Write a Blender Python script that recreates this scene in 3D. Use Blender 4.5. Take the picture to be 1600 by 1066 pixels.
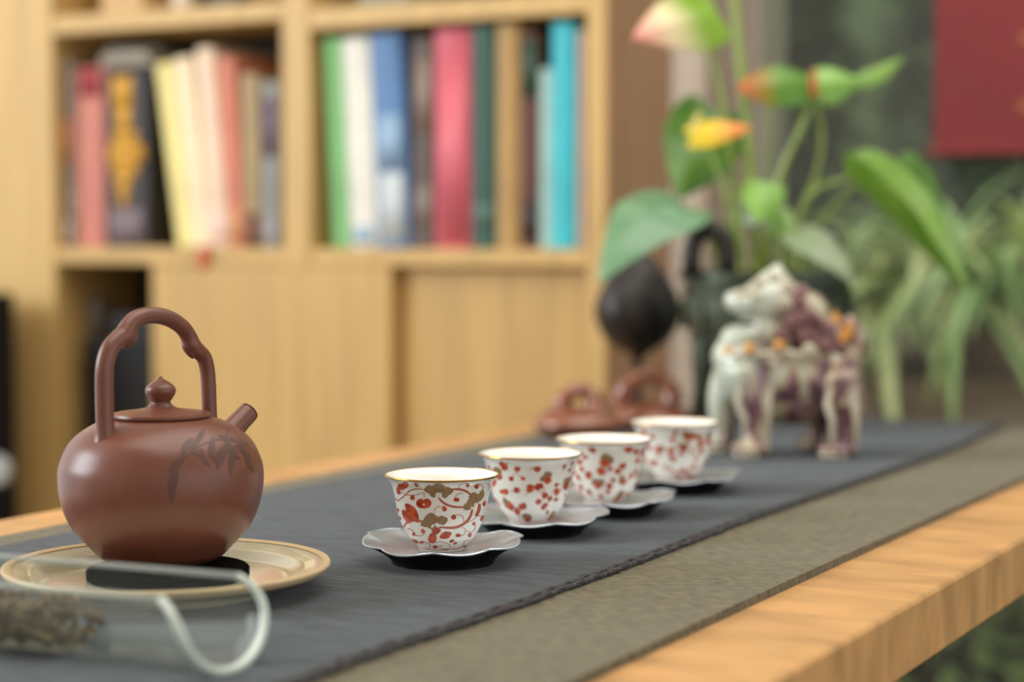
import bpy, bmesh, math, random
from mathutils import Vector, Matrix, Euler, noise

# ------------------------------------------------------------------ clear
for o in list(bpy.data.objects):
    bpy.data.objects.remove(o)
scene = bpy.context.scene
C = scene.collection
rnd = random.Random(7)
PI = math.pi

# ------------------------------------------------------------------ camera
FPX = 3000.0
THETA = math.radians(28.4)
PITCH = math.atan(163 / FPX)
CAMZ = 0.955
cd = bpy.data.cameras.new('camera')
cam = bpy.data.objects.new('camera', cd)
C.objects.link(cam)
cam.location = (0, 0, CAMZ)
cam.rotation_euler = (PI / 2 - PITCH, 0, THETA)
cd.sensor_width = 36
cd.lens = FPX / 1600 * 36
cd.clip_start = 0.05
cd.dof.use_dof = True
cd.dof.focus_distance = 1.175
cd.dof.aperture_fstop = 3.2
scene.camera = cam

# ------------------------------------------------------------------ light
w = bpy.data.worlds.new('soft_daylight')
scene.world = w
w.use_nodes = True
bg = w.node_tree.nodes['Background']
bg.inputs[0].default_value = (0.96, 0.98, 1.0, 1)
bg.inputs[1].default_value = 1.35


def area(name, loc, target, sx, sy, power, col):
    l = bpy.data.lights.new(name, 'AREA')
    l.shape = 'RECTANGLE'
    l.size = sx
    l.size_y = sy
    l.energy = power
    l.color = col
    o = bpy.data.objects.new(name, l)
    C.objects.link(o)
    o.location = loc
    d = Vector(target) - Vector(loc)
    o.rotation_euler = d.to_track_quat('-Z', 'Y').to_euler()
    return o


def cl(l, d, z):
    """a point given by how far right of and ahead of the camera it lies, in metres"""
    return Vector((l * math.cos(THETA) - d * math.sin(THETA), l * math.sin(THETA) + d * math.cos(THETA), z))


area('daylight_from_side_window', cl(-3.05, 1.3, 1.9), cl(0, 1.6, 0.8), 1.5, 1.4, 72, (0.90, 0.96, 1.0))
area('ceiling_light', cl(0.1, 1.5, 2.66), cl(0.0, 1.6, 0.7), 2.2, 2.2, 50, (1.0, 0.955, 0.88))
scene.view_settings.view_transform = 'Standard'
scene.view_settings.look = 'None'
scene.view_settings.exposure = 0.0
scene.view_settings.gamma = 1.0
scene.view_settings.use_curve_mapping = False

# ------------------------------------------------------------------ measuring helpers
CAMROT = cam.rotation_euler.to_matrix()
CAMP = Vector((0, 0, CAMZ))


def ray(px, py):
    return CAMROT @ Vector(((px - 800) / FPX, -(py - 533) / FPX, -1))


def on_z(px, py, z):
    r = ray(px, py)
    return CAMP + r * ((z - CAMZ) / r.z)


def on_y(px, py, y):
    r = ray(px, py)
    return CAMP + r * (y / r.y)


def at(px, py, d):
    return CAMP + ray(px, py) * d


def depth_of(p):
    return -(CAMROT.inverted() @ (Vector(p) - CAMP)).z


def face_cam(p):
    """rotation about z that turns local -Y towards the camera"""
    return math.atan2(-p[0], p[1])


# ------------------------------------------------------------------ mesh helpers
class MB:
    def __init__(s):
        s.v = []
        s.f = []

    def add(s, verts, faces):
        n = len(s.v)
        s.v += [tuple(v) for v in verts]
        s.f += [tuple(i + n for i in f) for f in faces]
        return s

    def box(s, a, b, M=None):
        x0, y0, z0 = a
        x1, y1, z1 = b
        vs = [(x0, y0, z0), (x1, y0, z0), (x1, y1, z0), (x0, y1, z0), (x0, y0, z1), (x1, y0, z1), (x1, y1, z1), (x0, y1, z1)]
        if M is not None:
            vs = [M @ Vector(v) for v in vs]
        return s.add(vs, [(0, 3, 2, 1), (4, 5, 6, 7), (0, 1, 5, 4), (1, 2, 6, 5), (2, 3, 7, 6), (3, 0, 4, 7)])

    def lathe(s, prof, seg=64, rf=None, M=None):
        """prof: list of (r, z); rf(angle, i, r, z) -> (r, z)"""
        vs = []
        fs = []
        rows = []
        for i, (r, z) in enumerate(prof):
            if r <= 1e-7:
                rows.append([len(vs)])
                vs.append((0, 0, z))
            else:
                row = []
                for k in range(seg):
                    a = 2 * PI * k / seg
                    rr, zz = rf(a, i, r, z) if rf else (r, z)
                    row.append(len(vs))
                    vs.append((rr * math.cos(a), rr * math.sin(a), zz))
                rows.append(row)
        for a, b in zip(rows, rows[1:]):
            if len(a) == 1 and len(b) == 1:
                continue
            for k in range(seg):
                k2 = (k + 1) % seg
                if len(a) == 1:
                    fs.append((a[0], b[k2], b[k]))
                elif len(b) == 1:
                    fs.append((a[k], a[k2], b[0]))
                else:
                    fs.append((a[k], a[k2], b[k2], b[k]))
        if M is not None:
            vs = [M @ Vector(v) for v in vs]
        return s.add(vs, fs)

    def tube(s, pts, rad, seg=10, closed=False, flat=1.0, up=None, caps=True):
        pts = [Vector(p) for p in pts]
        n = len(pts)
        rads = rad if isinstance(rad, (list, tuple)) else [rad] * n
        vs = []
        fs = []
        prev = None
        for i, p in enumerate(pts):
            if closed:
                t = pts[(i + 1) % n] - pts[i - 1]
            else:
                t = pts[min(i + 1, n - 1)] - pts[max(i - 1, 0)]
            t = t.normalized()
            if prev is None:
                u = Vector(up) if up else (Vector((0, 0, 1)) if abs(t.z) < .9 else Vector((1, 0, 0)))
            else:
                u = prev
            u = (u - t * u.dot(t)).normalized()
            prev = u
            b = t.cross(u)
            for k in range(seg):
                a = 2 * PI * k / seg
                vs.append(p + u * (math.cos(a) * rads[i]) + b * (math.sin(a) * rads[i] * flat))
        m = n if closed else n - 1
        for i in range(m):
            j = (i + 1) % n
            for k in range(seg):
                k2 = (k + 1) % seg
                fs.append((i * seg + k, i * seg + k2, j * seg + k2, j * seg + k))
        if not closed and caps:
            fs.append(tuple(range(seg))[::-1])
            fs.append(tuple((n - 1) * seg + k for k in range(seg)))
        return s.add(vs, fs)

    def ball(s, c, r, seg=14, rings=9, M=None):
        if not isinstance(r, (tuple, list)):
            r = (r, r, r)
        vs = []
        fs = []
        c = Vector(c)
        for i in range(rings + 1):
            a = PI * i / rings
            for k in range(seg):
                b = 2 * PI * k / seg
                p = Vector((r[0] * math.sin(a) * math.cos(b), r[1] * math.sin(a) * math.sin(b), r[2] * math.cos(a)))
                if M is not None:
                    p = M @ p
                vs.append(c + p)
        for i in range(rings):
            for k in range(seg):
                k2 = (k + 1) % seg
                fs.append((i * seg + k, (i + 1) * seg + k, (i + 1) * seg + k2, i * seg + k2))
        return s.add(vs, fs)

    def grid(s, nu, nv, fn):
        vs = [fn(i / (nu - 1), j / (nv - 1)) for i in range(nu) for j in range(nv)]
        fs = [(i * nv + j, i * nv + j + 1, (i + 1) * nv + j + 1, (i + 1) * nv + j) for i in range(nu - 1) for j in range(nv - 1)]
        return s.add(vs, fs)

    def mesh(s, name, smooth=True):
        me = bpy.data.meshes.new(name)
        me.from_pydata(s.v, [], s.f)
        bm = bmesh.new()
        bm.from_mesh(me)
        bmesh.ops.remove_doubles(bm, verts=bm.verts, dist=1e-6)
        bmesh.ops.recalc_face_normals(bm, faces=bm.faces)
        bm.to_mesh(me)
        bm.free()
        if smooth:
            me.polygons.foreach_set('use_smooth', [True] * len(me.polygons))
        me.update()
        return me

    def build(s, name, mat, parent=None, smooth=True, bevel=0, solid=0, world=False, solid_off=0, sub=0, sharp=True):
        if world and parent is not None:
            o0 = Vector(parent.location)
            s.v = [tuple(Vector(v) - o0) for v in s.v]
        me = s.mesh(name, smooth)
        o = bpy.data.objects.new(name, me)
        C.objects.link(o)
        if mat:
            me.materials.append(mat)
        if parent is not None:
            o.parent = parent
        if solid:
            m = o.modifiers.new('thickness', 'SOLIDIFY')
            m.thickness = solid
            m.offset = solid_off
        if bevel:
            m = o.modifiers.new('bevel', 'BEVEL')
            m.width = bevel
            m.segments = 2
            m.limit_method = 'ANGLE'
            m.angle_limit = math.radians(40)
        if sub:
            m = o.modifiers.new('sub', 'SUBSURF')
            m.levels = sub
            m.render_levels = sub
        if smooth and sharp:
            try:
                me.set_sharp_from_angle(angle=math.radians(38))
            except Exception:
                pass
        return o


def tag(o, label=None, cat=None, group=None, kind=None):
    if label:
        o['label'] = label
    if cat:
        o['category'] = cat
    if group:
        o['group'] = group
    if kind:
        o['kind'] = kind
    return o


def thing(name, label, cat, loc, rz=0, group=None):
    e = bpy.data.objects.new(name, None)
    e.empty_display_size = 0.02
    C.objects.link(e)
    e.location = loc
    e.rotation_euler = (0, 0, rz)
    return tag(e, label, cat, group)


def catmull(pts, n=8, closed=False):
    pts = [Vector(p) for p in pts]
    out = []
    m = len(pts)
    rng = m if closed else m - 1
    for i in range(rng):
        if closed:
            p0, p1, p2, p3 = pts[i - 1], pts[i], pts[(i + 1) % m], pts[(i + 2) % m]
        else:
            p0, p1, p2, p3 = pts[max(i - 1, 0)], pts[i], pts[i + 1], pts[min(i + 2, m - 1)]
        for k in range(n):
            t = k / n
            out.append(0.5 * ((2 * p1) + (p2 - p0) * t + (2 * p0 - 5 * p1 + 4 * p2 - p3) * t * t + (3 * p1 - p0 - 3 * p2 + p3) * t ** 3))
    if not closed:
        out.append(pts[-1])
    return out


def lerp_tab(tab, x):
    if x <= tab[0][0]:
        return tab[0][1]
    for (a, b), (c, d) in zip(tab, tab[1:]):
        if x <= c:
            return b + (d - b) * (x - a) / (c - a)
    return tab[-1][1]


# ------------------------------------------------------------------ materials
def srgb(r, g, b):
    f = lambda c: (c / 255 / 12.92) if c / 255 <= .04045 else ((c / 255 + .055) / 1.055) ** 2.4
    return (f(r), f(g), f(b))


MATS = {}


def mat(name, col, rough=.5, metal=0, var=0, vscale=(8, 8, 8), nscale=1.0, bump=0, bscale=(60, 60, 60), coat=0, sheen=0,
        col2=None, trans=0, detail=4, spec=.5, ramp=(.35, .65), bdist=.001, sub=0):
    if name in MATS:
        return MATS[name]
    m = bpy.data.materials.new(name)
    m.use_nodes = True
    nt = m.node_tree
    b = nt.nodes['Principled BSDF']
    b.inputs['Base Color'].default_value = (*col, 1)
    b.inputs['Roughness'].default_value = rough
    b.inputs['Metallic'].default_value = metal
    b.inputs['Coat Weight'].default_value = coat
    b.inputs['Coat Roughness'].default_value = .08
    b.inputs['Sheen Weight'].default_value = sheen
    b.inputs['Sheen Roughness'].default_value = .5
    b.inputs['Specular IOR Level'].default_value = spec
    if sub:
        b.inputs['Subsurface Weight'].default_value = sub
        b.inputs['Subsurface Radius'].default_value = (.004, .004, .003)
    tc = nt.nodes.new('ShaderNodeTexCoord')
    if var or col2:
        mp = nt.nodes.new('ShaderNodeMapping')
        mp.inputs['Scale'].default_value = vscale
        nz = nt.nodes.new('ShaderNodeTexNoise')
        nz.inputs['Scale'].default_value = nscale
        nz.inputs['Detail'].default_value = detail
        rp = nt.nodes.new('ShaderNodeValToRGB')
        rp.color_ramp.elements[0].position = ramp[0]
        rp.color_ramp.elements[1].position = ramp[1]
        c2 = col2 or tuple(min(1, c * (1 + var)) for c in col)
        c1 = col if col2 else tuple(c * (1 - var) for c in col)
        rp.color_ramp.elements[0].color = (*c1, 1)
        rp.color_ramp.elements[1].color = (*c2, 1)
        nt.links.new(tc.outputs['Object'], mp.inputs['Vector'])
        nt.links.new(mp.outputs[0], nz.inputs['Vector'])
        nt.links.new(nz.outputs['Fac'], rp.inputs[0])
        nt.links.new(rp.outputs[0], b.inputs['Base Color'])
    if bump:
        mp = nt.nodes.new('ShaderNodeMapping')
        mp.inputs['Scale'].default_value = bscale
        nz = nt.nodes.new('ShaderNodeTexNoise')
        nz.inputs['Scale'].default_value = 1
        nz.inputs['Detail'].default_value = 5
        bp = nt.nodes.new('ShaderNodeBump')
        bp.inputs['Strength'].default_value = bump
        bp.inputs['Distance'].default_value = bdist
        nt.links.new(tc.outputs['Object'], mp.inputs['Vector'])
        nt.links.new(mp.outputs[0], nz.inputs['Vector'])
        nt.links.new(nz.outputs['Fac'], bp.inputs['Height'])
        nt.links.new(bp.outputs[0], b.inputs['Normal'])
    MATS[name] = m
    return m


def glass_mat(name, tint, refl=1.0, haze=0.0, hazecol=(.8, .85, .82)):
    """thin clear glass: lets light straight through, mirrors at a slant, a little milky"""
    m = bpy.data.materials.new(name)
    m.use_nodes = True
    nt = m.node_tree
    nt.nodes.clear()
    out = nt.nodes.new('ShaderNodeOutputMaterial')
    tr = nt.nodes.new('ShaderNodeBsdfTransparent')
    tr.inputs[0].default_value = (*tint, 1)
    gl = nt.nodes.new('ShaderNodeBsdfGlossy')
    gl.inputs['Roughness'].default_value = .03
    df = nt.nodes.new('ShaderNodeBsdfDiffuse')
    df.inputs[0].default_value = (*hazecol, 1)
    lw = nt.nodes.new('ShaderNodeLayerWeight')
    lw.inputs[0].default_value = .5
    pw_ = nt.nodes.new('ShaderNodeMath')
    pw_.operation = 'POWER'
    pw_.inputs[1].default_value = 5
    nt.links.new(lw.outputs['Facing'], pw_.inputs[0])
    fr = nt.nodes.new('ShaderNodeMath')
    fr.operation = 'MULTIPLY_ADD'
    fr.inputs[1].default_value = .9 * refl
    fr.inputs[2].default_value = .03 * refl
    nt.links.new(pw_.outputs[0], fr.inputs[0])
    m1 = nt.nodes.new('ShaderNodeMixShader')
    m1.inputs[0].default_value = haze
    m2 = nt.nodes.new('ShaderNodeMixShader')
    nt.links.new(tr.outputs[0], m1.inputs[1])
    nt.links.new(df.outputs[0], m1.inputs[2])
    nt.links.new(fr.outputs[0], m2.inputs[0])
    nt.links.new(m1.outputs[0], m2.inputs[1])
    nt.links.new(gl.outputs[0], m2.inputs[2])
    nt.links.new(m2.outputs[0], out.inputs[0])
    return m


M_table = mat('honey_wood', srgb(200, 152, 97), .45, var=.18, vscale=(10, 28, 12), nscale=1.4, detail=6, bump=.15, bscale=(300, 30, 300), coat=.1)
M_case = mat('pale_oak', srgb(200, 164, 100), .5, var=.10, vscale=(30, 30, 2.5), nscale=1.6, detail=5)
M_case2 = mat('pale_oak_inner', srgb(196, 159, 95), .5, var=.10, vscale=(30, 30, 2.5), nscale=1.6, detail=5)
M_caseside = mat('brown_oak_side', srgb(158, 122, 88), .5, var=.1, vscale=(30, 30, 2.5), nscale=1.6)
M_back = mat('shade_dark_back_panel', srgb(48, 44, 42), .8)  # near-black colour stands in for the shade inside the bookcase
M_mat = mat('olive_felt', srgb(103, 95, 72), .95, var=.32, vscale=(50, 130, 60), nscale=2.2, detail=10, bump=.8, bscale=(500, 700, 500), sheen=.15, spec=.2)
M_cloth = mat('slate_linen', srgb(60, 67, 71), .95, var=.5, vscale=(26, 260, 60), nscale=1.3, detail=9, bump=.9, bscale=(260, 1100, 300), sheen=.20, ramp=(.36, .66), spec=.2)
M_hem = mat('charcoal_thread', srgb(70, 66, 66), .95, var=.45, vscale=(400, 400, 400), nscale=1, bump=.6, bscale=(900, 900, 900))
M_clay = mat('purple_clay', srgb(112, 67, 53), .31, var=.06, vscale=(40, 40, 40), nscale=2, bump=.05, bscale=(1500, 1500, 1500), spec=.45)
M_ink = mat('dark_brushed_slip', srgb(84, 52, 42), .5)
M_black = mat('black_felt', srgb(9, 9, 10), 1.0, spec=.05)
M_plate = mat('celadon_cream_glaze', srgb(214, 208, 182), .14, col2=srgb(198, 186, 152), vscale=(25, 25, 25), nscale=1, coat=.6)
M_platerim = mat('bare_tan_clay_edge', srgb(206, 180, 138), .35)
M_porc = mat('white_porcelain', srgb(247, 242, 232), .12, coat=.5, sub=.1)
M_gold = mat('gold_lustre', srgb(196, 150, 70), .22, metal=1)
M_red = mat('iron_red_enamel', srgb(214, 98, 58), .3, col2=srgb(166, 48, 26), vscale=(260, 260, 260), nscale=1)
M_redline = mat('iron_red_line', srgb(190, 92, 66), .3)
M_brown = mat('brown_gold_enamel', srgb(156, 122, 84), .35, var=.12, vscale=(300, 300, 300))
M_pewter = mat('pewter', srgb(198, 207, 214), .30, metal=.75, var=.08, vscale=(90, 90, 90), bump=.25, bscale=(260, 260, 260))
M_pewterdark = mat('shadow_dark_pewter_base', srgb(24, 24, 26), .6, metal=.3)  # dark underside, with the shadow below the saucer put into its colour
M_bronze = mat('dark_green_bronze', srgb(54, 58, 46), .42, metal=.5, col2=srgb(86, 98, 80), vscale=(30, 30, 30), nscale=1.5, bump=.3, bscale=(140, 140, 140))
M_bronzeblack = mat('black_bronze', srgb(38, 34, 32), .4, metal=.4, col2=srgb(62, 58, 56), vscale=(40, 40, 40), bump=.4, bscale=(120, 120, 240))
M_soil = mat('brown_soil', srgb(110, 82, 56), .95, var=.4, vscale=(200, 200, 200), bump=1, bscale=(200, 200, 200))
M_browngl = mat('brown_glazed_clay', srgb(140, 84, 60), .18, var=.12, vscale=(40, 40, 40), coat=.7)
M_rimglass = mat('pale_green_glass_rim', srgb(205, 216, 206), .2, coat=.5)
M_glass = glass_mat('clear_glass', (.96, .98, .97), .9, .03)
M_glassedge = glass_mat('glass_edge', (.9, .93, .91), 1.0, .24)
M_pane = glass_mat('window_glass', (.93, .96, .94), 1.0, .015)
M_tea = mat('dried_tea', srgb(74, 62, 42), .8, col2=srgb(124, 106, 72), vscale=(120, 120, 120))
M_wall = mat('cream_plaster', srgb(236, 228, 216), .8, var=.03, vscale=(6, 6, 6))
M_frame = mat('grey_window_frame', srgb(150, 140, 126), .5)
M_floor = mat('dark_floor_boards', srgb(120, 96, 72), .5, var=.15, vscale=(4, 40, 4))
M_bench = mat('weathered_brown_wood', srgb(142, 118, 98), .7, var=.15, vscale=(4, 40, 40))
M_redpaper = mat('red_paper', srgb(120, 32, 34), .7, var=.1, vscale=(5, 5, 5))
M_goldpaper = mat('gold_ink', srgb(150, 90, 40), .5)
M_gwall = mat('mossy_garden_wall', srgb(92, 108, 72), .9, col2=srgb(122, 142, 96), vscale=(1.5, 1.5, 1.5), nscale=1.2)
M_ground = mat('garden_ground', srgb(66, 66, 48), .95, col2=srgb(84, 92, 60), vscale=(3, 3, 3))

# ------------------------------------------------------------------ the setting
ZC = 0.75                # top of the dark cloth
ZW = ZC - .0065          # wood
ZM = ZC - .0015          # felt mat
YB = 2.25                # front plane of the bookcase
YW = 2.458               # back wall and window plane
XE = -1.075              # right end of the bookcase


def struct(name, mb, m, parent=None, **k):
    o = mb.build(name, m, parent, **k)
    if parent is None:
        o['kind'] = 'structure'
    return o


struct('floor', MB().box((-4.2, -1.8, -.06), (2.6, YW + .06, 0)), M_floor, smooth=False)
xw = -1.0217
struct('unseen_ceiling', MB().box((-4.2, -1.8, 2.7), (2.6, YW + .12, 2.78)), M_wall, smooth=False)  # unseen, added to keep world light from filling the room
struct('unseen_wall_front', MB().box((-4.2, -1.86, 0), (2.6, -1.8, 2.7)), M_wall, smooth=False)  # unseen wall behind the camera, added to cut the front fill light
struct('wall_garden', MB().box((-4.5, 6.2, -.05), (7, 6.35, 4.2)), M_gwall, smooth=False)
struct('wall_back', MB().box((-4.2, YW, 0), (xw, YW + .12, 2.7)), M_wall, smooth=False)
win = thing('window_1', None, None, (0, YW, 0))
win['kind'] = 'structure'
xf = on_y(1188, 300, YW).x
xr = 2.2
MB().box((xw, YW - .012, 0), (xf, YW + .10, 2.7)).build('frame_post', M_frame, win, world=True, bevel=.006)
MB().box((xr, YW - .012, 0), (xr + .08, YW + .10, 2.7)).build('frame_post', M_frame, win, world=True, bevel=.006)
MB().box((xf, YW - .01, 0), (xr, YW + .08, .07)).build('frame_rail', M_frame, win, world=True, bevel=.006)
MB().box((xf, YW - .01, 2.62), (xr, YW + .08, 2.7)).build('frame_rail', M_frame, win, world=True, bevel=.006)
MB().box((xf, YW + .03, .07), (xr, YW + .036, 2.62)).build('pane', M_pane, win, world=True, smooth=False)
struct('garden_ground', MB().box((-4.5, YW + .12, -.12), (7, 12, -.05)), M_ground, smooth=False)

# ------------------------------------------------------------------ table
xn = on_z(1600, 841, ZW).x
xfar = on_z(0, 812, ZW).x
yend = on_z(1400, 656, ZC).y
YS = 0.12
tb = thing('tea_table', 'long honey-coloured wooden table carrying the tea things', 'table', ((xn + xfar) / 2, 1.1, 0))
MB().box((xfar, YS, ZW - .042), (xn, yend, ZW)).build('table_top', M_table, tb, world=True, bevel=.003)
for x in (xfar + .05, xn - .34):
    for y in (YS + .08, yend - .22):
        MB().box((x, y, 0), (x + .07, y + .07, ZW - .042)).build('leg', M_table, tb, world=True, bevel=.004)
for x in (xfar + .075, xn - .315):
    MB().box((x, YS + .15, ZW - .11), (x + .02, yend - .22, ZW - .042)).build('apron', M_table, tb, world=True)

# felt mat
xm1 = on_z(1600, 752, ZW).x
xm1b = on_z(930, 1060, ZW).x
xm0 = on_z(30, 832, ZM).x
mm = MB()
mm.grid(60, 2, lambda u, v: Vector(((xm0 if v == 0 else (xm1 + .002 * math.sin(u * 9))), YS + .03 + u * (yend - YS - .035), ZM)))
mo = mm.build('table_runner', M_mat, None, solid=.005, solid_off=-1, smooth=False)
tag(mo, 'wide olive-taupe felt runner lying on the wooden table under the dark cloth', 'table runner')

# dark linen cloth
near_px = [(330, 1125), (500, 1058), (580, 1026), (775, 962), (900, 916), (1035, 866), (1160, 817), (1486, 706), (1572, 664)]
far_px = [(0, 856), (100, 833), (540, 748), (840, 691)]
near = sorted([(on_z(*p, ZC).y, on_z(*p, ZC).x) for p in near_px])
far = sorted([(on_z(*p, ZC).y, on_z(*p, ZC).x) for p in far_px])


def edge(tab, y):
    if y < tab[0][0]:
        return tab[0][1]
    return lerp_tab(tab, y)


def cloth_pt(u, v):
    y = YS + .05 + u * (yend - .004 - YS - .05)
    x0 = sum(edge(far, y + k) for k in (-.08, 0, .08)) / 3
    x1 = sum(edge(near, y + k) for k in (-.05, -.02, .02, .05)) / 4 + .0018 * noise.noise((y * 28, 0, 3)) + .001 * noise.noise((y * 90, 0, 3))
    x = x0 + (x1 - x0) * v
    z = ZC + .0006 * noise.noise((x * 14, y * 9, 0)) * (1 if .02 < v < .98 else .3)
    return Vector((x, y, z - .0004))


clo = thing('linen_cloth', 'slate grey linen cloth with a frayed near edge running along the table', 'cloth', ((xm0 + xm1) / 2, 1.1, ZM))
MB().grid(170, 50, cloth_pt).build('fabric', M_cloth, clo, world=True, solid=.0011, solid_off=-1)
for k, (off, ph) in enumerate(((-.0012, 0), (-.0062, 1.3))):
    pts = []
    n = 500
    for i in range(n + 1):
        p = cloth_pt(i / n, 1)
        pts.append(p + Vector((off + .0007 * math.sin(i * 1.9 + ph) + .0011 * noise.noise((p.y * 60, k * 7, 0)), 0, .0009 + .0004 * math.sin(i * 1.1 + ph))))
    MB().tube(pts, [.0016 * (1 + .25 * noise.noise((i * .31, k, 2))) for i in range(n + 1)], 6).build('hem_cord', M_hem, clo, world=True)
fr = MB()
for i in range(900):
    u = rnd.random() ** 1.4 * .9
    p = cloth_pt(u, 1)
    ln = rnd.uniform(.002, .006 if p.y > .85 else .010)
    a = rnd.uniform(-1.0, 1.0)
    d = Vector((math.cos(a), math.sin(a), 0)) * ln
    q = p + Vector((-.002, 0, .0008))
    fr.tube([q, q + d * .6 + Vector((0, 0, .0006)), q + d * 1.0 + Vector((0, 0, -.0002))], .00025, 3, caps=False)
tag(fr.build('frayed_threads', M_hem, clo, world=True), kind='stuff')

# ------------------------------------------------------------------ bookcase
ZS = on_y(700, 389, YB).z       # top of the book shelf
ZU = on_y(700, 33, YB).z        # underside of the shelf above (right bay)
ZU2 = on_y(265, 42, YB).z       # underside of the shelf above (left bay)
XL = lambda px, py=300, y=YB: on_y(px, py, y).x
D1 = YW - .004
bc = thing('bookcase', 'tall pale oak bookcase with open shelves above sliding cabinet doors', 'bookcase', (-1.55, 2.35, 0))
ZT = 2.2
xl0 = XL(-35)
xl1 = XL(84)
xd0, xd1 = XL(441), XL(484)
xr0 = XL(916)
W = dict(world=True, bevel=.002)
MB().box((xl0, YB, 0), (xl1, D1, ZT)).build('side_panel', M_case, bc, **W)
MB().box((xd0, YB, ZS - .03), (xd1, D1, ZT)).build('divider', M_case, bc, **W)
MB().box((xr0, YB, 0), (XE - .004, D1, ZT)).build('side_panel', M_case, bc, **W)
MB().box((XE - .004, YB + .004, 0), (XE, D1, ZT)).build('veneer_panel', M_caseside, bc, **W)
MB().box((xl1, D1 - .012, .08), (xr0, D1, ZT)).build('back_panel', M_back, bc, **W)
th = .024
MB().box((xl1, YB + .003, ZS - th), (xd0 - .0, D1 - .012, ZS)).build('shelf', M_case, bc, **W)
MB().box((xd1, YB + .003, ZS - th), (xr0, D1 - .012, ZS)).build('shelf', M_case, bc, **W)
MB().box((xl1, YB + .001, ZU2), (xd0, D1 - .012, ZU2 + .027)).build('shelf', M_case, bc, **W)
MB().box((xd1, YB + .001, ZU), (xr0, D1 - .012, ZU + .030)).build('shelf', M_case, bc, **W)
MB().box((xl1, YB + .001, ZT - .04), (xr0, D1 - .012, ZT)).build('top_board', M_case, bc, **W)
MB().box((xl1, YB + .01, .06), (xr0, D1 - .012, .09)).build('bottom_board', M_case, bc, **W)
xo = XL(238, 500)
xdoor = XL(609, 500)
MB().box((xo, YB, .09), (xdoor, YB + .018, ZS - th - .001)).build('sliding_door', M_case2, bc, **W)
MB().box((xdoor - .05, YB + .026, .09), (xr0, YB + .044, ZS - th - .001)).build('sliding_door', M_case2, bc, **W)
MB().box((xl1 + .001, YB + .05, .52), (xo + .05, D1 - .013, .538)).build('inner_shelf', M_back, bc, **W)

BOOKC = {}


def bookmat(col, rough=.55):
    k = 'book_%02x%02x%02x' % tuple(int(c) for c in col)
    return mat(k, srgb(*col), rough, var=.10, vscale=(50, 50, 9), nscale=2)


M_pages = mat('paper_pages', srgb(226, 212, 184), .8, var=.08, vscale=(400, 20, 5))


def book(label, x0, x1, ytop, col, lean=0, z0=None, dep=.155, y0=None, title=None, group=None, top=None, cat='book', pages=None, bandcol=None):
    """x0, x1: spine edges at the shelf, ytop: height of its top edge in the photograph"""
    y0 = (YB + .02) if y0 is None else y0
    z0 = ZS if z0 is None else z0
    X0, X1 = XL(x0, 380, y0), XL(x1, 380, y0)
    h = on_y((x0 + x1) / 2, ytop, y0).z - z0
    t = (X1 - X0) * .985
    a = math.radians(lean)
    e = thing('book', label, cat, (X0, y0, z0 + .0005), 0, group)
    e.rotation_euler = (0, -a, 0)
    h = h / max(.5, math.cos(a))
    cv = MB()
    c = min(.0028, t * .15)
    # rounded spine and two boards
    n = 6
    prof = []
    for i in range(n + 1):
        s = i / n
        prof.append((t * s, -.004 * math.sin(PI * s) * (1 if t > .02 else .5)))
    outer = [(t, dep)] + [(p[0], p[1]) for p in prof[::-1]] + [(0, dep)]
    inner = [(c, dep)] + [(c, c + .001)] + [(t - c, c + .001)] + [(t - c, dep)]
    poly = outer + inner
    m = len(poly)
    bm = bmesh.new()
    lo = [bm.verts.new((p[0], p[1], 0)) for p in poly]
    f = bm.faces.new(lo)
    r = bmesh.ops.extrude_face_region(bm, geom=[f])
    for v in r['geom']:
        if isinstance(v, bmesh.types.BMVert):
            v.co.z += h
    bmesh.ops.recalc_face_normals(bm, faces=bm.faces)
    me = bpy.data.meshes.new('cover')
    bm.to_mesh(me)
    bm.free()
    o = bpy.data.objects.new('cover', me)
    C.objects.link(o)
    o.parent = e
    me.materials.append(bookmat(col))
    MB().box((c * 1.02, c + .0015, .003), (t - c * 1.02, dep - .004, h - .003)).build('pages', pages or M_pages, e, smooth=False)
    if title:
        for (f0, f1, tc) in title:
            pr = MB()
            pr.grid(7, 2, lambda u, v: Vector((t * (.1 + .8 * u), -.004 * math.sin(PI * (.1 + .8 * u)) * (1 if t > .02 else .5) - .0004, h * (f0 + (f1 - f0) * v))))
            pr.build('spine_band', bookmat(tc), e, solid=.0004)
    return e, t, h


G1 = 'books standing in the left bay of the bookcase'
G2 = 'books standing in the right bay of the bookcase'
# left bay
book('thin grey book with an orange band standing against the left side of the bookcase', 103, 113, 95, (128, 116, 104), 0, group=G1, title=[(.45, .68, (206, 128, 70)), (.02, .14, (200, 190, 176))])
book('narrow brown-grey book beside the salmon red book in the left bay', 114, 123, 108, (112, 84, 74), 0, group=G1, title=[(.1, .35, (150, 130, 110))])
book('salmon red book with a dark red top standing left of the black book', 124, 165, 106, (196, 118, 100), 0, group=G1, title=[(.84, .99, (150, 36, 44))])
bk, t, h = book('black book with a tall gold emblem on its spine', 167, 232, 112, (44, 38, 40), 0, group=G1, title=[(.02, .22, (120, 104, 110))])
em = MB()
for (u0, u1, v0, v1) in ((.20, .70, .80, .97), (.30, .66, .66, .80), (.22, .80, .58, .66), (.10, .95, .48, .58), (.2, .8, .40, .48), (.3, .62, .30, .40), (.38, .55, .22, .30)):
    em.grid(5, 2, lambda u, v: Vector((t * (u0 + (u1 - u0) * u), -.004 * math.sin(PI * (u0 + (u1 - u0) * u)) - .0008, h * (v0 + (v1 - v0) * v))))
o = em.build('gold_emblem', bookmat((206, 150, 40)), bk, solid=.0006)
o['label'] = 'gold emblem on black spine'
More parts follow.
